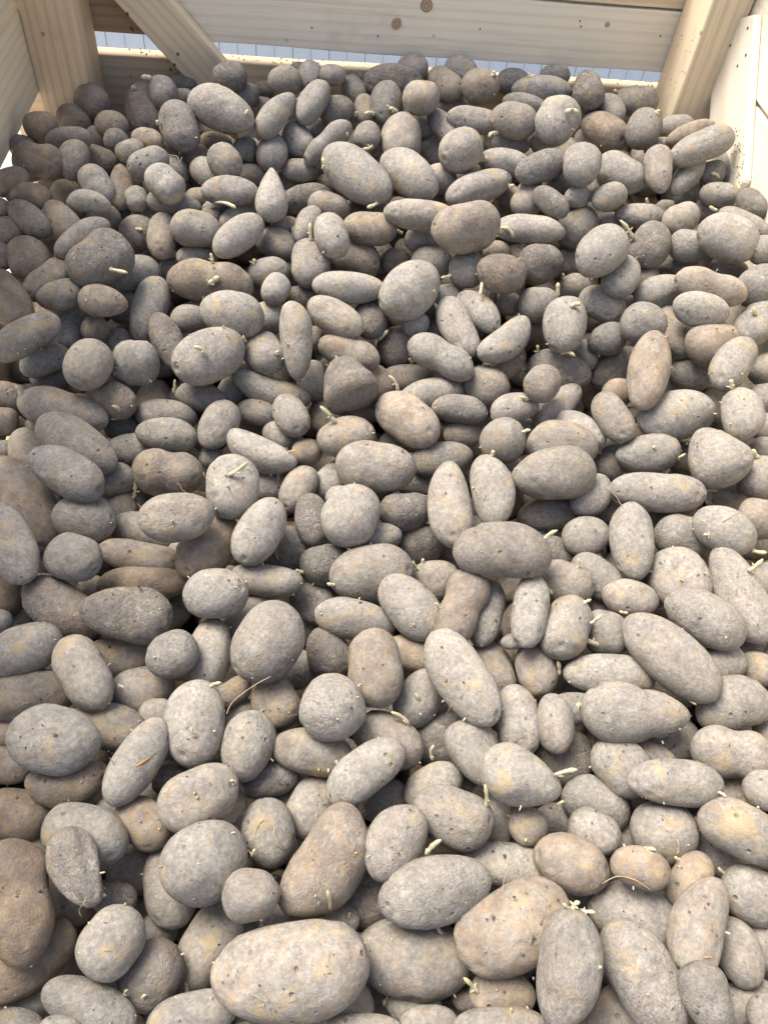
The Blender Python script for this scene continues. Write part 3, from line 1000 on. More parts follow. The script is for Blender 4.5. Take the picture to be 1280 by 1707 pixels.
LABELS = """largest potato in the heap, broad and level with tan patches and dark pits
second largest potato, plump and tilted, just right of the largest one's upper end
long slightly bent tan potato sloping down to the upper side of the largest potato
long pale potato with an orange patch leaning down to the right at the bottom
pale oval potato with a yellow end, lying above the second largest potato
big grey disc-shaped potato standing nearly face on above the largest potato
tall grey potato standing upright with yellow sprouts on its top end
long knobbly pale potato sloping down to the right above the pointed folded potato
huge tan potato standing upright at the lower left edge of the heap
broad potato tapering to a point at its right end with a brown fold
bent tan potato curving down on the lower right
broad lumpy pale potato resting across a smooth orange-tan one
broad grey potato with one pale sprout at its upper right end
big plump grey potato tilted up to the right, left of the heap's middle
pale upright potato with one short white sprout in the middle of its face
very long pale grey potato leaning down to the right in mid heap
pale pear-shaped potato tapering towards its lower right
pale oval potato with a peach-coloured middle, sloping down to the right
pale egg-shaped potato with dark flecks between the huge edge potato and the largest potato
very long pale potato leaning down to the right edge, narrow at the top
rough soil-caked grey potato with a narrow end pointing left
long level grey potato with a sprout at its right tip
large smooth pale oval potato sloping down beside the long edge-leaning potato
long pale potato sloping down off the right edge, lower right
orange-tan potato standing upright above the round dimpled potato
broad pale potato with a thick sprout lying on its face
big craggy grey potato ringed by several white sprouts
round pale potato with a dimple on its face, beside a reddish one
knobbly ridged pear-shaped potato narrowing downwards over a smooth grey one
pale waisted potato, narrow at its left end, by the right edge
slanting pale potato with a long split in its skin
round potato carrying a long pale sprout across its top
smooth broad pale potato lying level, right in the middle of the heap
wide grey potato with a flattened underside, right of the upright twin pair
big dark-flecked potato with a pale sprout at its lower right
plump pale potato tilted up to the right in the upper middle of the heap
pale cream oval potato, its upper end under the round potato with top sprout
long level pale potato with blunt ends, a pale sprout touching its right tip
waisted pinkish potato standing over the top end of the long pale leaning potato
wide double-humped tan potato with a short yellow sprout
pinkish tan oval potato leaning just above the smooth broad middle potato
broad grey oval potato lying level below the long tan upright potato
large pale pear-shaped potato with a yellowish patch near the right edge
right one of the two upright pale orange potatoes standing side by side
pale capsule-shaped potato standing upright right of the broad one-sprout potato
left one of the two upright pale orange potatoes standing side by side
broad pale potato lying just under the foot of the diagonal brace
smooth grey oval potato tilted up to the right, in the upper right of the heap
plump potato with yellow patches and a branching sprout at its right end
egg-shaped grey potato standing upright with a yellow sprout near its top
long tan potato standing upright near the right edge
pale ball-shaped potato tucked under the edge of the big disc-shaped potato
large pale potato with a folded corner, near the right edge below the side brace
round pale potato with a bright yellowish patch, near the left edge
plump potato with a white forked sprout on its shoulder
plump upright potato with small white eyes, left of the broad potato below the brace
dark knobbed potato caked with soil, its hump pointing up
round-backed pale grey potato directly above the broad face-sprout potato
long upright potato narrowing downwards like a carrot
long brown curved potato sloping up to the right at the left edge
left one of two round pale potatoes standing side by side near the left edge
long dusty potato sloping down to the right, right of the big craggy potato
pale waisted potato sloping down to the right, above the heap's middle
small reddish potato beside the round dimpled potato
pale potato with a slight waist lying above a smaller pale oval
long grey potato reaching up to the white side brace
pale curved potato arching up to the right
wide brown waisted potato by the left side boards
round brownish potato with soil and small sprouts, near the back board
small whitish egg-shaped potato with a thick sprout hanging at its left
brightest orange potato, lying near the back board on the right
cone-shaped potato standing with its pointed tip up
small pear-shaped tan potato lying level with its narrow end to the right
small round potato with a dimpled end, right below the pale pear-shaped potato
upright potato with an orange tip and sprouts hanging below it
pear-shaped grey potato with its thin neck pointing up
dark upright potato leaning against the back board below the gap
pale ball-shaped potato near the middle of the back board
brown potato leaning in front of the left corner post
dark round potato pressed against the foot of the diagonal brace
large tan oval potato with a sprout just below the yellow-ended oval
large dusty oval potato with a sprout just above the big disc-shaped potato
large grey long potato with a sprout just left of the largest potato
large grey oval potato with a sprout above the orange-tan upright potato
large grey long potato with a sprout just below the flecked egg-shaped potato
large pale oval potato up and right of the broad lumpy pale potato
tan round potato with a sprout just down and right of the flecked egg-shaped potato
grey round potato with a sprout just below the long level grey potato
large pale oval potato just up and right of the long bent tan potato
large grey oval potato just above the long orange-patched potato
large dark brown long potato just below the huge tan edge potato
tan oval potato just up and right of the second largest potato
pale oval potato just up and left of the yellow-ended oval
large dusty oval potato just below the round yellow-patched potato
large orange-tan oval potato just up and left of the round yellow-patched potato
grey oval potato just above the knobbly pear-shaped potato
pale oval potato with sprouts left of the long knobbly pale potato
grey oval potato just up and left of the long bent tan potato
pale oval potato just right of the upright potato with central sprout
large pale oval potato just above the broad lumpy pale potato
large grey long potato just below the two round pale neighbours
large pale oval potato above the round yellow-patched potato
grey curved potato just above the pale waisted potato
pale round potato just up and left of the big tilted grey potato
large tan long potato just up and left of the broad lumpy pale potato
grey round potato with a sprout just up and right of the bent lower potato
large pale oval potato just down and right of the round potato with top sprout
dusty oval potato just below the round dimpled potato
tan oval potato with a sprout just down and right of the round dimpled potato
large pale oval potato just left of the round yellow-patched potato
large tan waisted potato just above the cream oval potato
large tan long potato down and left of the two round pale neighbours
pale oval potato just down and left of the smooth broad middle potato
large pale oval potato just left of the waisted pinkish potato
grey oval potato with sprouts just above the long edge-leaning potato
orange-tan curved potato just below the broad lumpy pale potato
tan oval potato with a sprout just up and left of the bent lower potato
large shaded long potato just above the second largest potato
dusty oval potato with a sprout just down and left of the long pale leaning potato
large orange-tan oval potato just down and right of the cream oval potato
tan oval potato with a sprout just below the second largest potato
pale oval potato just above the pale pear-shaped potato
grey pear-shaped potato just right of the long orange-patched potato
pale oval potato just left of the big tilted grey potato
pale round potato just up and left of the large smooth pale oval
large pale long potato just up and left of the pointed folded potato
pale round potato with a sprout just up and right of the large patched pear potato
dark brown oval potato just above the huge tan edge potato
grey long potato just down and left of the largest potato
grey oval potato with sprouts just above the long blunt level potato
tan round potato just below the potato with split skin
dusty oval potato with a sprout just right of the long pale leaning potato
large pale long potato just up and left of the orange-tan upright potato
large pale oval potato up and right of the pale waisted sloping potato
large pale long potato with a sprout just above the plump yellow-patched potato
shaded oval potato just up and left of the upright potato with central sprout
grey pear-shaped potato just up and left of the pale pear-shaped potato
grey oval potato just below the pointed folded potato
dusty oval potato with a sprout just up and left of the smooth broad middle potato
dusty long potato just down and right of the bent lower potato
large pale long potato with a sprout just right of the plump yellow-patched potato
grey oval potato just above the round yellow-patched potato
large pale curved potato just up and right of the round potato with top sprout
large dusty long potato with a sprout just above the largest potato
grey long potato just down and right of the broad one-sprout potato
tan oval potato with a sprout just up and right of the thin-necked potato
orange-tan pear-shaped potato with a sprout just down and right of the plump yellow-patched potato
grey round potato with a sprout just above the right upright twin
large tan long potato just above the soil-caked pointed potato
grey oval potato just left of the long level grey potato
grey oval potato with a sprout just up and left of the peach-centred oval
grey oval potato just down and left of the big disc-shaped potato
grey oval potato with a sprout just down and left of the whitish egg-shaped potato
large pale oval potato with a sprout just above the long dusty sloping potato
grey oval potato with sprouts just down and right of the broad one-sprout potato
grey oval potato with a sprout just above the left upright twin
tan oval potato with a sprout just above the bent lower potato
soil-caked round potato just down and right of the long bent tan potato
pale oval potato just up and right of the broad grey level oval
small grey round potato with a sprout just left of the long knobbly pale potato
tan oval potato with a sprout just down and right of the two round pale neighbours
soil-caked round potato with a sprout up and right of the big tilted grey potato
dusty long potato just above the big tilted grey potato
large dusty oval potato just up and left of the potato with split skin
dusty oval potato just above the long bent tan potato
large grey long potato just right of the small level pear-shaped potato
pale round potato just right of the two round pale neighbours
soil-caked oval potato just left of the left upright twin
grey round potato just down and right of the soil-caked pointed potato
large grey oval potato just above the wide flat-bottomed potato
large pale long potato with a sprout just left of the cone-shaped potato
large dusty curved potato just down and left of the carrot-like upright potato
dusty oval potato down and left of the long level grey potato
large orange-tan long potato just up and right of the soil-caked pointed potato
large soil-caked oval potato with a sprout just up and left of the plump white-eyed potato
grey long potato with a sprout just down and left of the tall sprout-topped potato
grey round potato with a sprout just down and left of the carrot-like upright potato
large soil-caked oval potato with sprouts just below the egg-shaped sprouting potato
large pale oval potato just up and right of the carrot-like upright potato
pale oval potato above the cream oval potato
large pale long potato just left of the plump pale tilted potato
tan round potato with a sprout just left of the fork-sprouted potato
pale round potato just below the slightly waisted pale potato
grey oval potato just below the wide flat-bottomed potato
soil-caked oval potato just left of the orange-tan upright potato
shaded tan oval potato just below the soil-caked pointed potato
pale oval potato just up and right of the pale pear-shaped potato
grey round potato with a sprout just right of the bright orange potato
large grey oval potato just left of the orange-tipped potato
pale oval potato just down and left of the long tan upright potato
dusty round potato with sprouts just up and left of the waisted pinkish potato
soil-caked round potato just below the long pale leaning potato
pale oval potato with a sprout just down and right of the slightly waisted pale potato
pale round potato just up and right of the long dusty sloping potato
large grey long potato with a sprout just up and left of the fork-sprouted potato
soil-caked round potato just up and right of the pale pear-shaped potato
dusty round potato with a sprout just down and right of the pale arching potato
large grey oval potato with a sprout up and left of the big craggy potato
grey oval potato just down and right of the long blunt level potato
large pale oval potato just up and right of the double-humped potato
dark brown round potato left of the dark-flecked potato
dusty oval potato with a sprout just below the broad face-sprout potato
large pale long potato just below the long dusty sloping potato
pale round potato with a sprout just down and right of the large patched pear potato
dusty oval potato just above the double-humped potato
pale oval potato just up and left of the long knobbly pale potato
dusty round potato just left of the pale capsule-shaped potato
pale oval potato just down and left of the slightly waisted pale potato
large grey waisted potato with a sprout just up and left of the big craggy potato
pale round potato just above the long tan upright potato
pale oval potato just above the round potato with top sprout
dusty long potato just right of the waisted pinkish potato
soil-caked round potato left of the smooth tilted grey oval
grey round potato with a sprout just up and left of the long blunt level potato
grey round potato with a sprout just below the plump yellow-patched potato
grey oval potato down and right of the upright potato with central sprout
dusty round potato just down and right of the pale waisted sloping potato
large pale oval potato with a sprout up and right of the plump yellow-patched potato
tan oval potato just right of the whitish egg-shaped potato
large orange-tan oval potato just up and left of the long brown edge potato
soil-caked round potato with a sprout just down and left of the plump pale tilted potato
dusty oval potato with a sprout just below the cone-shaped potato
grey oval potato with sprouts just left of the pale ball near the back
grey oval potato with a sprout just up and right of the bright orange potato
grey oval potato with a sprout just below the large patched pear potato
grey long potato with a sprout just up and right of the smooth tilted grey oval
grey oval potato just down and left of the pale capsule-shaped potato
dusty oval potato just right of the long pale leaning potato
grey oval potato just right of the pinkish leaning oval
dusty oval potato with a sprout just down and left of the pale waisted sloping potato
grey oval potato down and left of the smooth broad middle potato
soil-caked round potato just down and left of the left upright twin
small shaded oval potato with a sprout right of the largest potato
dusty oval potato just down and left of the long orange-patched potato
large pale oval potato just below the fork-sprouted potato
small shaded round potato just right of the knobbly pear-shaped potato
grey oval potato just down and left of the thin-necked potato
large tan long potato just above the dark knobbed potato
dusty oval potato just down and right of the dark-flecked potato
dusty round potato with a sprout just up and right of the dark-flecked potato
grey oval potato with a sprout just right of the double-humped potato
large soil-caked oval potato just up and left of the pale ball near the back
pale round potato just down and left of the bright orange potato
soil-caked oval potato just left of the long tan upright potato
grey oval potato with a sprout just up and left of the plump white-eyed potato
shaded tan round potato just down and left of the knobbly pear-shaped potato
tan oval potato right of the round potato with top sprout
dusty long potato just below the wide brown waisted potato
soil-caked oval potato just up and right of the big tilted grey potato
large grey pear-shaped potato just right of the broad potato below the brace
orange-tan oval potato just down and right of the whitish egg-shaped potato
grey oval potato below the carrot-like upright potato
pale oval potato just down and right of the wide flat-bottomed potato
dusty long potato just above the wide flat-bottomed potato
grey round potato just up and left of the smooth tilted grey oval
grey oval potato just up and left of the pale arching potato
soil-caked round potato above the big tilted grey potato
large soil-caked long potato just left of the broad face-sprout potato
grey oval potato up and left of the wide flat-bottomed potato
dusty oval potato just down and right of the long brown edge potato
small shaded oval potato just up and right of the long bent tan potato
soil-caked round potato just left of the pale waisted sloping potato
pale oval potato just left of the slightly waisted pale potato
grey oval potato just right of the long brown edge potato
dusty long potato just down and left of the broad face-sprout potato
small shaded tan oval potato with a sprout just left of the cream oval potato
large pale long potato just below the brown ball near the back
grey oval potato just left of the small level pear-shaped potato
small shaded round potato with a sprout just right of the round potato with top sprout
small tan round potato with a sprout just above the big craggy potato
large grey long potato just up and right of the pinkish leaning oval
grey round potato just up and left of the egg-shaped sprouting potato
shaded grey oval potato just down and left of the long lower edge potato
pale oval potato below the plump white-eyed potato
shaded tan round potato just down and right of the largest potato
dark brown oval potato just down and left of the dark-flecked potato
small grey round potato with sprouts just above the egg-shaped sprouting potato
shaded oval potato just down and right of the bent lower potato
tan oval potato just up and left of the double-humped potato
large pale long potato with a sprout just up and right of the large folded-corner potato
tan oval potato just up and left of the dark-flecked potato
small soil-caked round potato just above the flecked egg-shaped potato
dusty oval potato just up and right of the long tan upright potato
dusty oval potato below the long brown edge potato
grey oval potato just right of the long tan upright potato
small pale round potato just right of the long knobbly pale potato
small grey round potato with a sprout just left of the plump yellow-patched potato
soil-caked oval potato just right of the cone-shaped potato
grey oval potato just up and left of the long tan upright potato
tan oval potato just down and left of the broad lumpy pale potato
grey round potato just right of the wide brown waisted potato
pale round potato just below the broad potato below the brace
grey long potato up and left of the cream oval potato
grey oval potato just left of the large folded-corner potato
shaded round potato just above the long level grey potato
grey oval potato right of the wide brown waisted potato
pale oval potato just down and left of the plump white-eyed potato
grey round potato just above the long edge-leaning potato
small dusty round potato with a sprout just below the long potato at the brace
tan oval potato with a sprout above the big craggy potato"""
N_SINGLE = 300
ROOTS = """453 1127 425 1142 390 1168 378 1190
752 1176 735 1205 712 1236
1002 1474 1028 1461 1058 1467 1084 1484
178 245 188 243 200 246
281 258 296 261 299 271 304 262
1256 342 1262 358 1275 368
222 832 232 842 243 856
148 243 154 236 161 230
500 900 508 904 515 912
885 960 893 966 902 968
878 722 884 712 881 698"""
P = []
for ln in POTS.strip().splitlines():
    a = ln.split(); P.append([float(v) for v in a[:6]] + [a[6]]); P[-1][2] *= 1.05; P[-1][3] *= 1.06
NP = len(P)
def heap_z(X, Y):
    s = min(max((Y - 0.62) / 0.68, 0.0), 1.0); s = s * s * (3 - 2 * s)
    return CAM_Z - 0.735 + 0.165 * s + 0.03 * min(max((X - 0.1) / 0.5, 0), 1) 
PX = np.array([[p[0], p[1]] for p in P]); LVL = np.array([p[5] for p in P])
U = np.array([uray(x, y) for x, y in PX])                       # per unit lens depth
def depth_for(u, dz):
    lo, hi = 0.3, 3.0
    for _ in range(40):
        m = (lo + hi) / 2; q = CAM + u * m
        if q[2] > heap_z(q[0], q[1]) + dz: lo = m
        else: hi = m
    return lo
T0 = np.array([depth_for(U[i], (LVL[i] - 2.2) * 0.017) for i in range(NP)])
# frame of each potato at unit depth
AX, HA, HB, FR = [], [], [], []
UPV = np.array([0, 0, 1.0])
for i, p in enumerate(P):
    x, y, L, W, ang, lvl, fl = p
    th = math.radians(ang); dx, dy = math.cos(th), -math.sin(th)
    v = nrm(U[i])
    def unproj(px, py):
        u = uray(px, py); return u * (np.dot(U[i], v) / np.dot(u, v))
    e1 = unproj(x + dx * L / 2, y + dy * L / 2) - unproj(x - dx * L / 2, y - dy * L / 2)
    e2 = unproj(x - dy * W / 2, y + dx * W / 2) - unproj(x + dy * W / 2, y - dx * W / 2)
    la, lb = np.linalg.norm(e1), np.linalg.norm(e2)
    a = e1 / la; b = e2 - a * np.dot(e2, a); b = nrm(b)
    if L >= W * 1.05:
        s = -(a @ UPV) / (v @ UPV); s = max(-0.75, min(0.75, s * 0.7))
    else: s = 0.0
    hb = lb / 2; vis = la / 2
    while True:
        d = nrm(a + s * v); sn2 = 1 - (d @ v) ** 2
        ha = math.sqrt(max(vis ** 2 - hb ** 2 * (1 - sn2), hb ** 2 * 0.9) / sn2)
        if ha / hb < 2.35 or abs(s) < 0.05: break
        s *= 0.8
    c = nrm(np.cross(d, b)); c = c if c @ v < 0 else -c           # towards the viewer
    FR.append((d, b, c)); HA.append(ha); HB.append(hb)
HA, HB = np.array(HA), np.array(HB)
# proxies: five spheres along each potato, everything scales with depth
K = 5; off = np.linspace(-0.72, 0.72, K)
def rprof(u): return np.sqrt(np.clip(1 - np.abs(u) ** 2.2, 0, 1))
PR = HB[:, None] * rprof(off)[None] * 0.95
D = np.array([f[0] for f in FR])
PO = HA[:, None, None] * off[None, :, None] * D[:, None, :]
PC = U[:, None, :] + PO                                           # at unit depth
VN = U / np.linalg.norm(U, axis=1)[:, None]
pairs = []
for i in range(NP):
    for j in range(i + 1, NP):
        if math.hypot(*(PX[i] - PX[j])) < (P[i][2] + P[j][2]) / 2 + 6:
            li, lj = LVL[i] + P[i][1] * 1e-4, LVL[j] + P[j][1] * 1e-4
            pairs.append((i, j) if li > lj else (j, i))
pairs = np.array(pairs); FI, BI = pairs[:, 0], pairs[:, 1]
T0v = T0.copy()
VD = np.array([np.abs(f[0]) for f in FR]); VB = np.array([np.abs(f[1]) for f in FR]); VC = np.array([np.abs(f[2]) for f in FR])
EXT = np.sqrt((HA[:, None] * VD) ** 2 + (HB[:, None] * VB) ** 2 + (HB[:, None] * 0.9 * VC) ** 2)
TMAX = np.full(NP, 9.0)
TMAX = np.minimum(TMAX, (YB - 0.003) / (U[:, 1] + EXT[:, 1] * 0.97))
_x = U[:, 0] + EXT[:, 0] * 0.95; TMAX = np.where(_x > 0, np.minimum(TMAX, (XR + 0.004) / np.maximum(_x, 1e-6)), TMAX)
_x = -(U[:, 0] - EXT[:, 0] * 0.95); TMAX = np.where(_x > 0, np.minimum(TMAX, (-XL + 0.003) / np.maximum(_x, 1e-6)), TMAX)
TMAX = np.maximum(TMAX, T0 - 0.2); T0 = np.minimum(T0, TMAX); T = T0.copy()
for it in range(260):
    A = PC[FI] * T[FI][:, None, None]; B = PC[BI] * T[BI][:, None, None]
    ra = PR[FI] * T[FI][:, None]; rb = PR[BI] * T[BI][:, None]
    v = VN[FI][:, None, None, :]
    diff = B[:, None, :, :] - A[:, :, None, :]
    along = (diff * v).sum(-1); lat2 = (diff ** 2).sum(-1) - along ** 2
    R2 = (ra[:, :, None] + rb[:, None, :]) ** 2 * 0.76
    need = np.sqrt(np.clip(R2 - lat2, 0, None))
    viol = np.where(R2 > lat2, need - along, 0).max(axis=(1, 2)).clip(0)
    d_ = np.zeros(NP); cnt = np.zeros(NP)
    np.add.at(d_, FI, -viol * 0.5); np.add.at(d_, BI, viol * 0.5)
    np.add.at(cnt, FI, viol > 1e-5); np.add.at(cnt, BI, viol > 1e-5)
    T += d_ / np.maximum(cnt, 1) * 1.0 * 0.9 + (T0 - T) * 0.02 * (it < 220)
    T = np.minimum(np.clip(T, T0 - 0.05, T0 + 0.06), TMAX)
print('relax', viol.max(), viol.mean(), np.abs(T - T0).max(), np.abs(T - T0).mean())
CEN = CAM + U * T[:, None]

_grid = {}
def grid(nu, nv):
    if (nu, nv) not in _grid:
        th = np.linspace(0, math.pi, nv + 1)[1:-1]; ph = np.linspace(0, 2 * math.pi, nu, endpoint=False)
        TH, PH = np.meshgrid(th, ph, indexing='ij')
        pts = np.stack([np.cos(TH), np.sin(TH) * np.cos(PH), np.sin(TH) * np.sin(PH)], -1).reshape(-1, 3)
        pts = np.vstack([[1, 0, 0], pts, [-1, 0, 0]])
        fs = []
        for a in range(nv - 2):
            for b in range(nu):
                q = 1 + a * nu; b2 = (b + 1) % nu
                fs.append((q + b, q + nu + b, q + nu + b2, q + b2))
        last = len(pts) - 1; q = 1 + (nv - 2) * nu
        for b in range(nu):
            fs.append((0, 1 + b, 1 + (b + 1) % nu)); fs.append((last, q + (b + 1) % nu, q + b))
        _grid[(nu, nv)] = (pts, fs)
    return _grid[(nu, nv)]
def potato_verts(ha, hb, flags, r, nu, nv, scale_c=None):
    """local x = long axis, y = width, z = thickness; metres"""
    S, fs = grid(nu, nv)
    g = np.random.default_rng(r)
    p = 2.05 + g.random() * 0.35
    u = S[:, 0]; rad = np.sqrt(1 - u ** 2)
    uu = np.sign(u) * np.abs(u) ** 0.92
    prof = np.clip(1 - np.abs(uu) ** p, 0, 1) ** 0.5 
    c, s = np.where(rad > 1e-6, S[:, 1] / np.maximum(rad, 1e-6), 0), np.where(rad > 1e-6, S[:, 2] / np.maximum(rad, 1e-6), 0)
    sz = 0.35 if ha > 0.06 else 1.0; tap = g.normal(0, 0.06) * sz; w = abs(g.normal(0, 0.03)) * sz; bend = g.normal(0, 0.04) * sz
    tap += 0.22 * flags.count('p+') - 0.22 * flags.count('p-')
    if 'w' in flags: w = 0.2
    if 'b+' in flags: bend = 0.2
    if 'b-' in flags: bend = -0.2
    f = prof * (1 - tap * uu) * (1 - w * np.exp(-((uu - 0.05) / 0.3) ** 2) + w * 0.25)
    if 'f' in flags: f = f * (1 - 0.13 * np.exp(-((uu - 0.22 - 0.08 * c) / 0.1) ** 2))
    if 'r' in flags: f = f * (1 + 0.10 * np.sin(5 * np.arctan2(s, c) + 2.2 * uu) * (1 - uu ** 2))
    kc = scale_c if scale_c else 0.84 + g.random() * 0.12
    lump = np.zeros(len(S)); amp = 0.038 + 0.03 * sz + (0.035 if ('u' in flags or 'k' in flags) else 0)
    for fr, am in ((1.7, 1.0), (3.3, 0.6), (6.0, 0.3)):
        for _ in range(3):
            k = g.normal(0, 1, 3); k = k / np.linalg.norm(k) * fr
            lump += am / 3 ** 0.5 * np.sin(S @ k + g.random() * 6.28)
    f = f * (1 + amp * lump)
    X = uu * ha * (1 + 0.02 * lump); Y = f * c * hb + bend * hb * 1.6 * (0.45 - uu ** 2); Z = f * s * hb * kc
    V = np.stack([X, Y, Z], -1)
    if nu >= 44:                                                  # eyes: shallow pits with a brow
        for _ in range(int(g.integers(5, 11))):
            k = g.normal(0, 1, 3); k = nrm(k * np.array([1.3, 1, 1])); dd = S - k
            sg = 0.10 + 0.05 * g.random(); e = np.exp(-((dd[:, 0] * 1.6) ** 2 + dd[:, 1] ** 2 + dd[:, 2] ** 2) / sg ** 2)
            e2 = np.exp(-(((dd[:, 0] - 0.12) * 2.2) ** 2 + dd[:, 1] ** 2 + dd[:, 2] ** 2) / (sg * 1.5) ** 2)
            V *= (1 - 0.075 * e + 0.03 * e2)[:, None]
        if 'u' in flags or 'k' in flags:
            nn = np.array([noise.noise(Vector((q * 7 + r).tolist())) for q in S]); V *= (1 + 0.022 * nn)[:, None]
    return V, fs
def tone_of(flags, g):
    warm = 0.18 + 0.26 * flags.count('o') + 0.25 * ('d' in flags) + g.normal(0, 0.08)
    dusty = 0.42 + 0.18 * ('g' in flags) + 0.22 * ('l' in flags) + g.normal(0, 0.1)
    soil = 0.62 if 'k' in flags else max(0.0, g.normal(0.1, 0.18))
    if 'd' in flags: dusty -= 0.18  # the d look puts shade and warm bounced light into a browner tone
    return (min(max(warm, 0), 1), min(max(dusty, 0), 1), min(max(soil, 0), 1), min(max(0.5 + 0.22 * ('l' in flags) - 0.15 * ('k' in flags) + g.normal(0, 0.13), 0), 1))
def fill_mesh(name, parts, smooth=True):
    """parts: list of (verts, faces, pc, tone)"""
    vs = np.vstack([q[0] for q in parts]); fs = []; o = 0; 
    for q in parts:
        fs.extend(tuple(i + o for i in f) for f in q[1]); o += len(q[0])
    me = bpy.data.meshes.new(name); me.from_pydata(vs.tolist(), [], fs)
    a = me.attributes.new('pc', 'FLOAT_VECTOR', 'POINT'); a.data.foreach_set('vector', np.vstack([q[2] for q in parts]).astype(np.float32).ravel())
    b = me.attributes.new('tone', 'FLOAT_COLOR', 'POINT')
    b.data.foreach_set('color', np.vstack([np.tile(q[3], (len(q[0]), 1)) for q in parts]).astype(np.float32).ravel())
    me.polygons.foreach_set('use_smooth', [smooth] * len(me.polygons)); me.update()
    return me
LAB = LABELS.strip().splitlines()
pile_parts = []; things = {}
for i, p in enumerate(P):
    d, b, c = FR[i]; t_ = T[i]; g = np.random.default_rng(1000 + i)
    big = p[2] > 62 and i < N_SINGLE
    V, fs = potato_verts(HA[i] * t_, HB[i] * t_, p[6], 1000 + i, 48 if big else 28, 32 if big else 18)
    pc = V + g.random(3) * 7
    W = V[:, :1] * d + V[:, 1:2] * b + V[:, 2:3] * c
    if np.dot(np.cross(d, b), c) < 0: fs = [f[::-1] for f in fs]
    tone = tone_of(p[6], g)
    if i < N_SINGLE:
        me = fill_mesh('potato', [(W, fs, pc, tone)])
        o = link('potato', me, None, CEN[i], POT)
        tag(o, LAB[i] if i < len(LAB) else 'dusty potato', 'potato', 'potatoes heaped in the crate'); things[i] = o
    else: pile_parts.append((W + CEN[i], fs, pc, tone))

# potatoes below the top ones and beyond the picture's edge
def rand_potato(cx, cy, cz, g, r, top=False):
    ha = g.uniform(0.026, 0.043); hb = min(ha * g.uniform(0.6, 0.85), 0.026)
    yaw = g.uniform(0, math.pi); pit = g.normal(0, 0.3)
    d = np.array([math.cos(yaw) * math.cos(pit), math.sin(yaw) * math.cos(pit), math.sin(pit)])
    b = nrm(np.cross([0, 0, 1], d)); c = np.cross(d, b)
    V, fs = potato_verts(ha, hb, '', r, 16, 10)
    return (V[:, :1] * d + V[:, 1:2] * b + V[:, 2:3] * c + np.array([cx, cy, cz]), fs, V + g.random(3) * 7, tone_of(g.choice(['-', 'g', 'l', 'o', 'g']), g) if top else tuple(np.array(tone_of(g.choice(['-', 'g', 'o', 'o', 'k', 'd']), g)) * (1, 0.8, 1, 0.62))), ha, hb  # buried layers toned darker and soilier, shade of the gaps put into their colour
g = np.random.default_rng(5); r = 9000
ALLC = PC * T[:, None, None] + CAM; ALLR = PR * T[:, None]
flatC, flatR = ALLC.reshape(-1, 3), ALLR.reshape(-1)
outC = []; outR = []
for layer in range(6):
    step = 0.058
    for xi in np.arange(XL + 0.03, XR - 0.02, step):
        for yi in np.arange(-0.22, YB - 0.05, step * 0.86):
            x = xi + g.normal(0, 0.01); y = yi + g.normal(0, 0.01)
            z = heap_z(x, y) - (0.02 if layer == 0 else (0.055 if y < 1.08 else 0.014)) - layer * 0.036 + g.normal(0, 0.007)
            part, ha, hb = rand_potato(x, y, z, g, r, layer == 0); r += 1
            px, py, zz = to_px(np.array([x, y, z]))
            inside = -25 < px < W_PX + 25 and 60 < py < H_PX + 25
            if layer == 0 and inside: continue
            q = np.array([x, y, z]); dist = np.linalg.norm(flatC - q, axis=1) - flatR
            if layer == 1 and inside:
                if dist.min() < hb * 0.55: continue
            elif dist.min() < hb * (0.8 if layer == 0 else 0.2): continue
            if part[0][:, 0].min() < XL + 0.001 or part[0][:, 0].max() > XR + 0.0: 
                part[0][:, 0] = np.clip(part[0][:, 0], XL + 0.002, XR + 0.0)
            if part[0][:, 1].max() > YB - 0.002: part[0][:, 1] = np.clip(part[0][:, 1], -9, YB - 0.003)
            pile_parts.append(part)
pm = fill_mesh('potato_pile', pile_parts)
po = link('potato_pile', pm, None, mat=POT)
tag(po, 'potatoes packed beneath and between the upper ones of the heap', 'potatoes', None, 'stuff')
print('pile parts', len(pile_parts))

# ---------------------------------------------------------------- sprouts
def tube(pts, rads, seg=7):
    pts = [np.array(q, float) for q in pts]; vs, fs, pc = [], [], []
    n = len(pts)
    for k in range(n):
        tdir = nrm(pts[min(k + 1, n - 1)] - pts[max(k - 1, 0)])
        ref = np.array([0.3, 0.5, 0.8]); a = nrm(np.cross(tdir, ref)); b = np.cross(tdir, a)
        for s in range(seg):
            an = 2 * math.pi * s / seg
            vs.append(pts[k] + (a * math.cos(an) + b * math.sin(an)) * rads[k]); pc.append((k / (n - 1), s / seg, 0))
    for k in range(n - 1):
        for s in range(seg):
            s2 = (s + 1) % seg; fs.append((k * seg + s, (k + 1) * seg + s, (k + 1) * seg + s2, k * seg + s2))
    fs.append(tuple(range(seg))); fs.append(tuple((n - 1) * seg + s for s in range(seg))[::-1])
    return np.array(vs), fs, np.array(pc)
def surf_depth(i, px, py):
    """lens depth where the pixel's ray meets potato i (front side), or its closest approach"""
    u = uray(px, py); d, b, c = FR[i]; q = CAM - CEN[i]
    ha, hb = HA[i] * T[i], HB[i] * T[i]
    Sx = np.array([d / ha, b / hb, c / (hb * 0.92)])
    o_, w = Sx @ q, Sx @ u; A = w @ w; B = o_ @ w; C = o_ @ o_ - 1; disc_ = B * B - A * C
    return (-B - math.sqrt(disc_)) / A if disc_ > 0 else -B / A
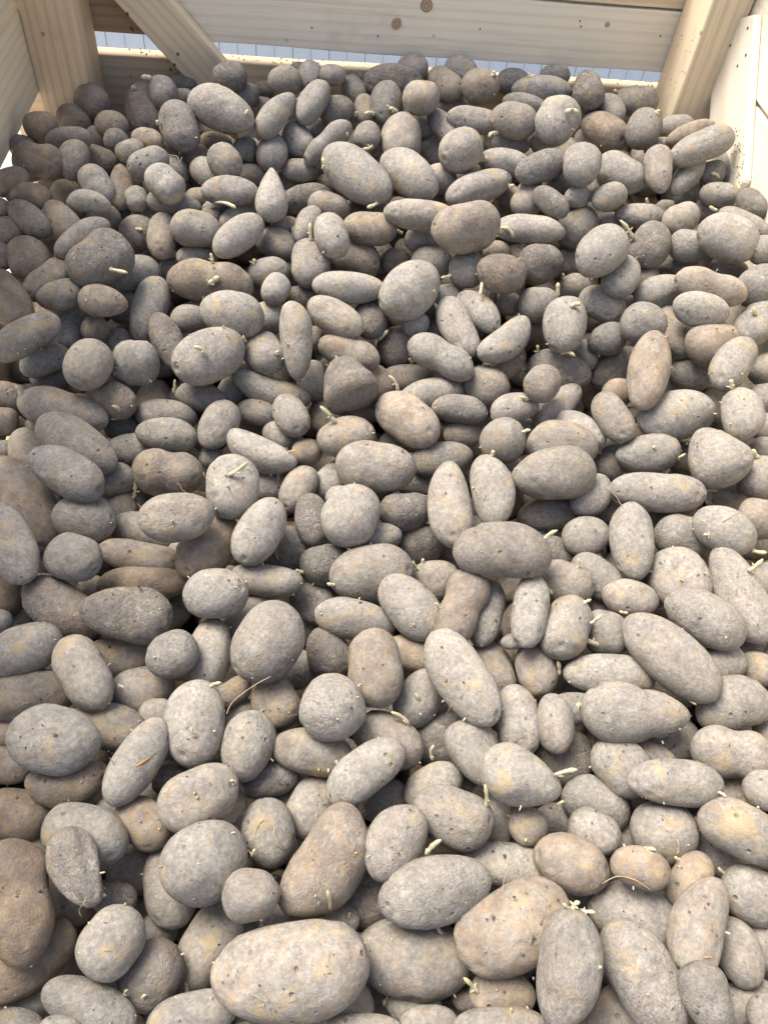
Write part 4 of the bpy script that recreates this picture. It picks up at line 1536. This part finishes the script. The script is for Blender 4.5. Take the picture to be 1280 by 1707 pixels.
for ln in SPROUTS.strip().splitlines():
    i, bx, by, tx, ty, w = [float(v) for v in ln.split()]; i = int(i)
    if i not in things: continue
    zb = surf_depth(i, bx, by) + 0.001
    Lp = math.hypot(tx - bx, ty - by)
    zt = surf_depth(i, tx, ty); zt = min(zb, zt) - Lp * zb / F_PX * 0.35 - 0.001
    p0 = CAM + uray(bx, by) * zb; p1 = CAM + uray(tx, ty) * zt
    rr = w * zb / F_PX * 0.5; g = np.random.default_rng(int(bx * 7 + by))
    L3 = np.linalg.norm(p1 - p0); side = nrm(np.cross(p1 - p0, p0 - CAM)); bow = g.normal(0, 0.09) * L3
    n = 9; pts = [p0 + (p1 - p0) * (k / (n - 1)) + side * bow * math.sin(math.pi * k / (n - 1)) for k in range(n)]
    pts[0] = p0 - nrm(CAM - CEN[i]) * 0.0015
    rads = [rr * f * (1 + g.normal(0, 0.09)) for f in (0.85, 1.0, 0.9, 0.82, 0.85, 0.95, 0.98, 0.75, 0.3)]
    parts = [tube(pts, rads)]
    for _ in range(int(g.integers(1, 5))):                        # side nubs near the base
        k0 = int(g.integers(0, 4)); dv_ = nrm(side * g.normal() + nrm(CAM - p0) * abs(g.normal()) + nrm(p1 - p0) * 0.4)
        ln_ = rr * g.uniform(1.2, 2.6); parts.append(tube([pts[k0], pts[k0] + dv_ * ln_ * 0.6, pts[k0] + dv_ * ln_], [rr * 0.55, rr * 0.45, rr * 0.12], 5))
    org = CEN[i]
    me = fill_mesh('sprout', [(v - org, f, pc, (0, 0, 0, 1)) for v, f, pc in parts])
    link('sprout', me, things[i], None, SPR)

# ---------------------------------------------------------------- root hairs and the split skin
TI = list(range(NP)); _Q = CAM - CEN
_S = np.stack([np.array([f[0] for f in FR]) / (HA * T)[:, None], np.array([f[1] for f in FR]) / (HB * T)[:, None], np.array([f[2] for f in FR]) / (HB * T * 0.92)[:, None]], 1)
_O = np.einsum('nij,nj->ni', _S, _Q)
def px_top(x, y, single=True):
    w = _S @ uray(x, y); A = (w * w).sum(1); B_ = (_O * w).sum(1); C = (_O * _O).sum(1) - 1; dd = B_ * B_ - A * C
    z = np.where(dd > 0, (-B_ - np.sqrt(np.maximum(dd, 0))) / A, 99.0)
    if single: z = z[:N_SINGLE]
    k = int(np.argmin(z))
    return (float(z[k]), k) if z[k] < 90 else None
for pl in ROOTS.strip().splitlines():
    v = [float(q) for q in pl.split()]; pts2 = list(zip(v[0::2], v[1::2])); b0 = px_top(*pts2[0])
    if b0 is None: continue
    zs = []
    for x, y in pts2:
        q = px_top(x, y); zs.append((q[0] if q else b0[0]) - 0.004)
    pts3 = [CAM + uray(x, y) * z for (x, y), z in zip(pts2, zs)]
    fine_pts = []
    for k in range(len(pts3) - 1):
        p_1, p0, p1, p2 = pts3[max(k - 1, 0)], pts3[k], pts3[k + 1], pts3[min(k + 2, len(pts3) - 1)]
        for s in np.linspace(0, 1, 6, endpoint=False):
            fine_pts.append(0.5 * (2 * p0 + (p1 - p_1) * s + (2 * p_1 - 5 * p0 + 4 * p1 - p2) * s * s + (3 * p0 - p_1 - 3 * p1 + p2) * s ** 3))
    fine_pts.append(pts3[-1]); fine_pts[0] = fine_pts[0] + nrm(fine_pts[0] - CAM) * 0.005
    rr = 0.00045; V, f, pc = tube(fine_pts, [rr] * len(fine_pts), 5)
    me = fill_mesh('root_hair', [(V - CEN[b0[1]], f, pc, (0, 0, 0, 1))]); link('root_hair', me, things[b0[1]], None, ROOT)
q = px_top(235, 1272)
if q:
    pts = [(219, 1284), (228, 1277), (238, 1271), (247, 1265), (255, 1260)]
    P3 = [CAM + uray(x, y) * (px_top(x, y)[0] - 0.0006) for x, y in pts]
    V, f, pc = tube(P3, [0.0004, 0.0013, 0.0015, 0.0011, 0.0003], 6)
    me = fill_mesh('skin_crack', [(V - CEN[q[1]], f, pc, (0, 0, 0, 1))]); link('skin_crack', me, things[q[1]], None, CRACK)

# tiny cream buds on the eyes of the larger potatoes, joined per potato
for i in range(170):
    g = np.random.default_rng(5000 + i); d, b, c = FR[i]; ha, hb = HA[i] * T[i], HB[i] * T[i]; parts = []
    for _ in range(int(g.integers(0, 5))):
        k = g.normal(0, 1, 3); k[2] = abs(k[2]); k = nrm(k); k = k if abs(k[0]) < 0.97 else nrm(k * (0.6, 1, 1))
        u = k[0]; pr = (1 - abs(u) ** 2.5) ** 0.5; q_ = math.hypot(k[1], k[2])
        p = d * u * ha + b * (k[1] / q_ * pr * hb) + c * (k[2] / q_ * pr * hb * 0.9); n_ = nrm(d * k[0] * hb / ha + b * k[1] + c * k[2])
        rr = g.uniform(0.0007, 0.0013); h_ = g.uniform(0.001, 0.0035); w_ = nrm(n_ + g.normal(0, 0.35, 3))
        V, f, pc = tube([p - n_ * 0.002, p + w_ * h_ * 0.6, p + w_ * h_], [rr, rr * 0.8, rr * 0.25], 6); parts.append((V, f, pc, (0, 0, 0, 1)))
    if parts:
        o = link('sprout_buds', fill_mesh('sprout_buds', parts), things[i], None, SPR); o['kind'] = 'stuff'

# loose soil crumbs, flakes of skin and dry root threads lying over the heap
def litter():
    g = np.random.default_rng(77); vs, fs = [], []
    for _ in range(2300):
        x, y = g.uniform(0, W_PX), 110 + (H_PX - 110) * g.random() ** 1.15; q = px_top(x, y, False)
        if q is None: continue
        p = CAM + uray(x, y) * (q[0] - 0.0002); r = abs(g.normal(0, 0.00075)) + 0.00035; base = len(vs)
        for k in ((0, 0, 1), (0, 0, -1), (1, 0, 0), (-1, 0, 0), (0, 1, 0), (0, -1, 0)): vs.append(tuple(p[j] + k[j] * r * g.uniform(0.4, 1.3) for j in range(3)))
        for f in ((0, 2, 4), (0, 4, 3), (0, 3, 5), (0, 5, 2), (1, 4, 2), (1, 3, 4), (1, 5, 3), (1, 2, 5)): fs.append(tuple(base + k for k in f))
    me = bpy.data.meshes.new('soil_litter'); me.from_pydata(vs, [], fs); me.update()
    t = NT('loose_dry_soil'); ge = t.n('NewGeometry'); t.l(t.mix(ge.outputs['Random Per Island'], (0.07, 0.055, 0.042), (0.30, 0.26, 0.21)), t.b.inputs['Base Color']); t.b.inputs['Roughness'].default_value = 0.95
    tag(link('soil_litter', me, mat=t.m), 'loose crumbs of dry soil scattered over the potatoes', 'soil', None, 'stuff')
    parts = []
    for _ in range(46):
        x, y = g.uniform(10, W_PX - 10), g.uniform(200, H_PX - 20); an = g.uniform(0, 6.28); L = g.uniform(14, 46) * (0.4 + y / H_PX * 0.8); pts = []
        for k in range(6):
            an += g.normal(0, 0.35); x += math.cos(an) * L / 5; y += math.sin(an) * L / 5; q = px_top(x, y, False)
            pts.append((x, y, q[0] if q else None))
        zs = [p_[2] for p_ in pts if p_[2]]
        if len(zs) < 5: continue
        zm = min(zs); P3 = [CAM + uray(p_[0], p_[1]) * (min(p_[2] or zm, zm + 0.006) - 0.0015) for p_ in pts]
        V, f, pc = tube(P3, [g.uniform(0.0002, 0.00045)] * 6, 4); parts.append((V, f, pc, (0, 0, 0, 1)))
    tag(link('root_threads', fill_mesh('root_threads', parts), None, None, ROOT), 'thin dry root threads lying loose across the potatoes', 'roots', None, 'stuff')
litter()
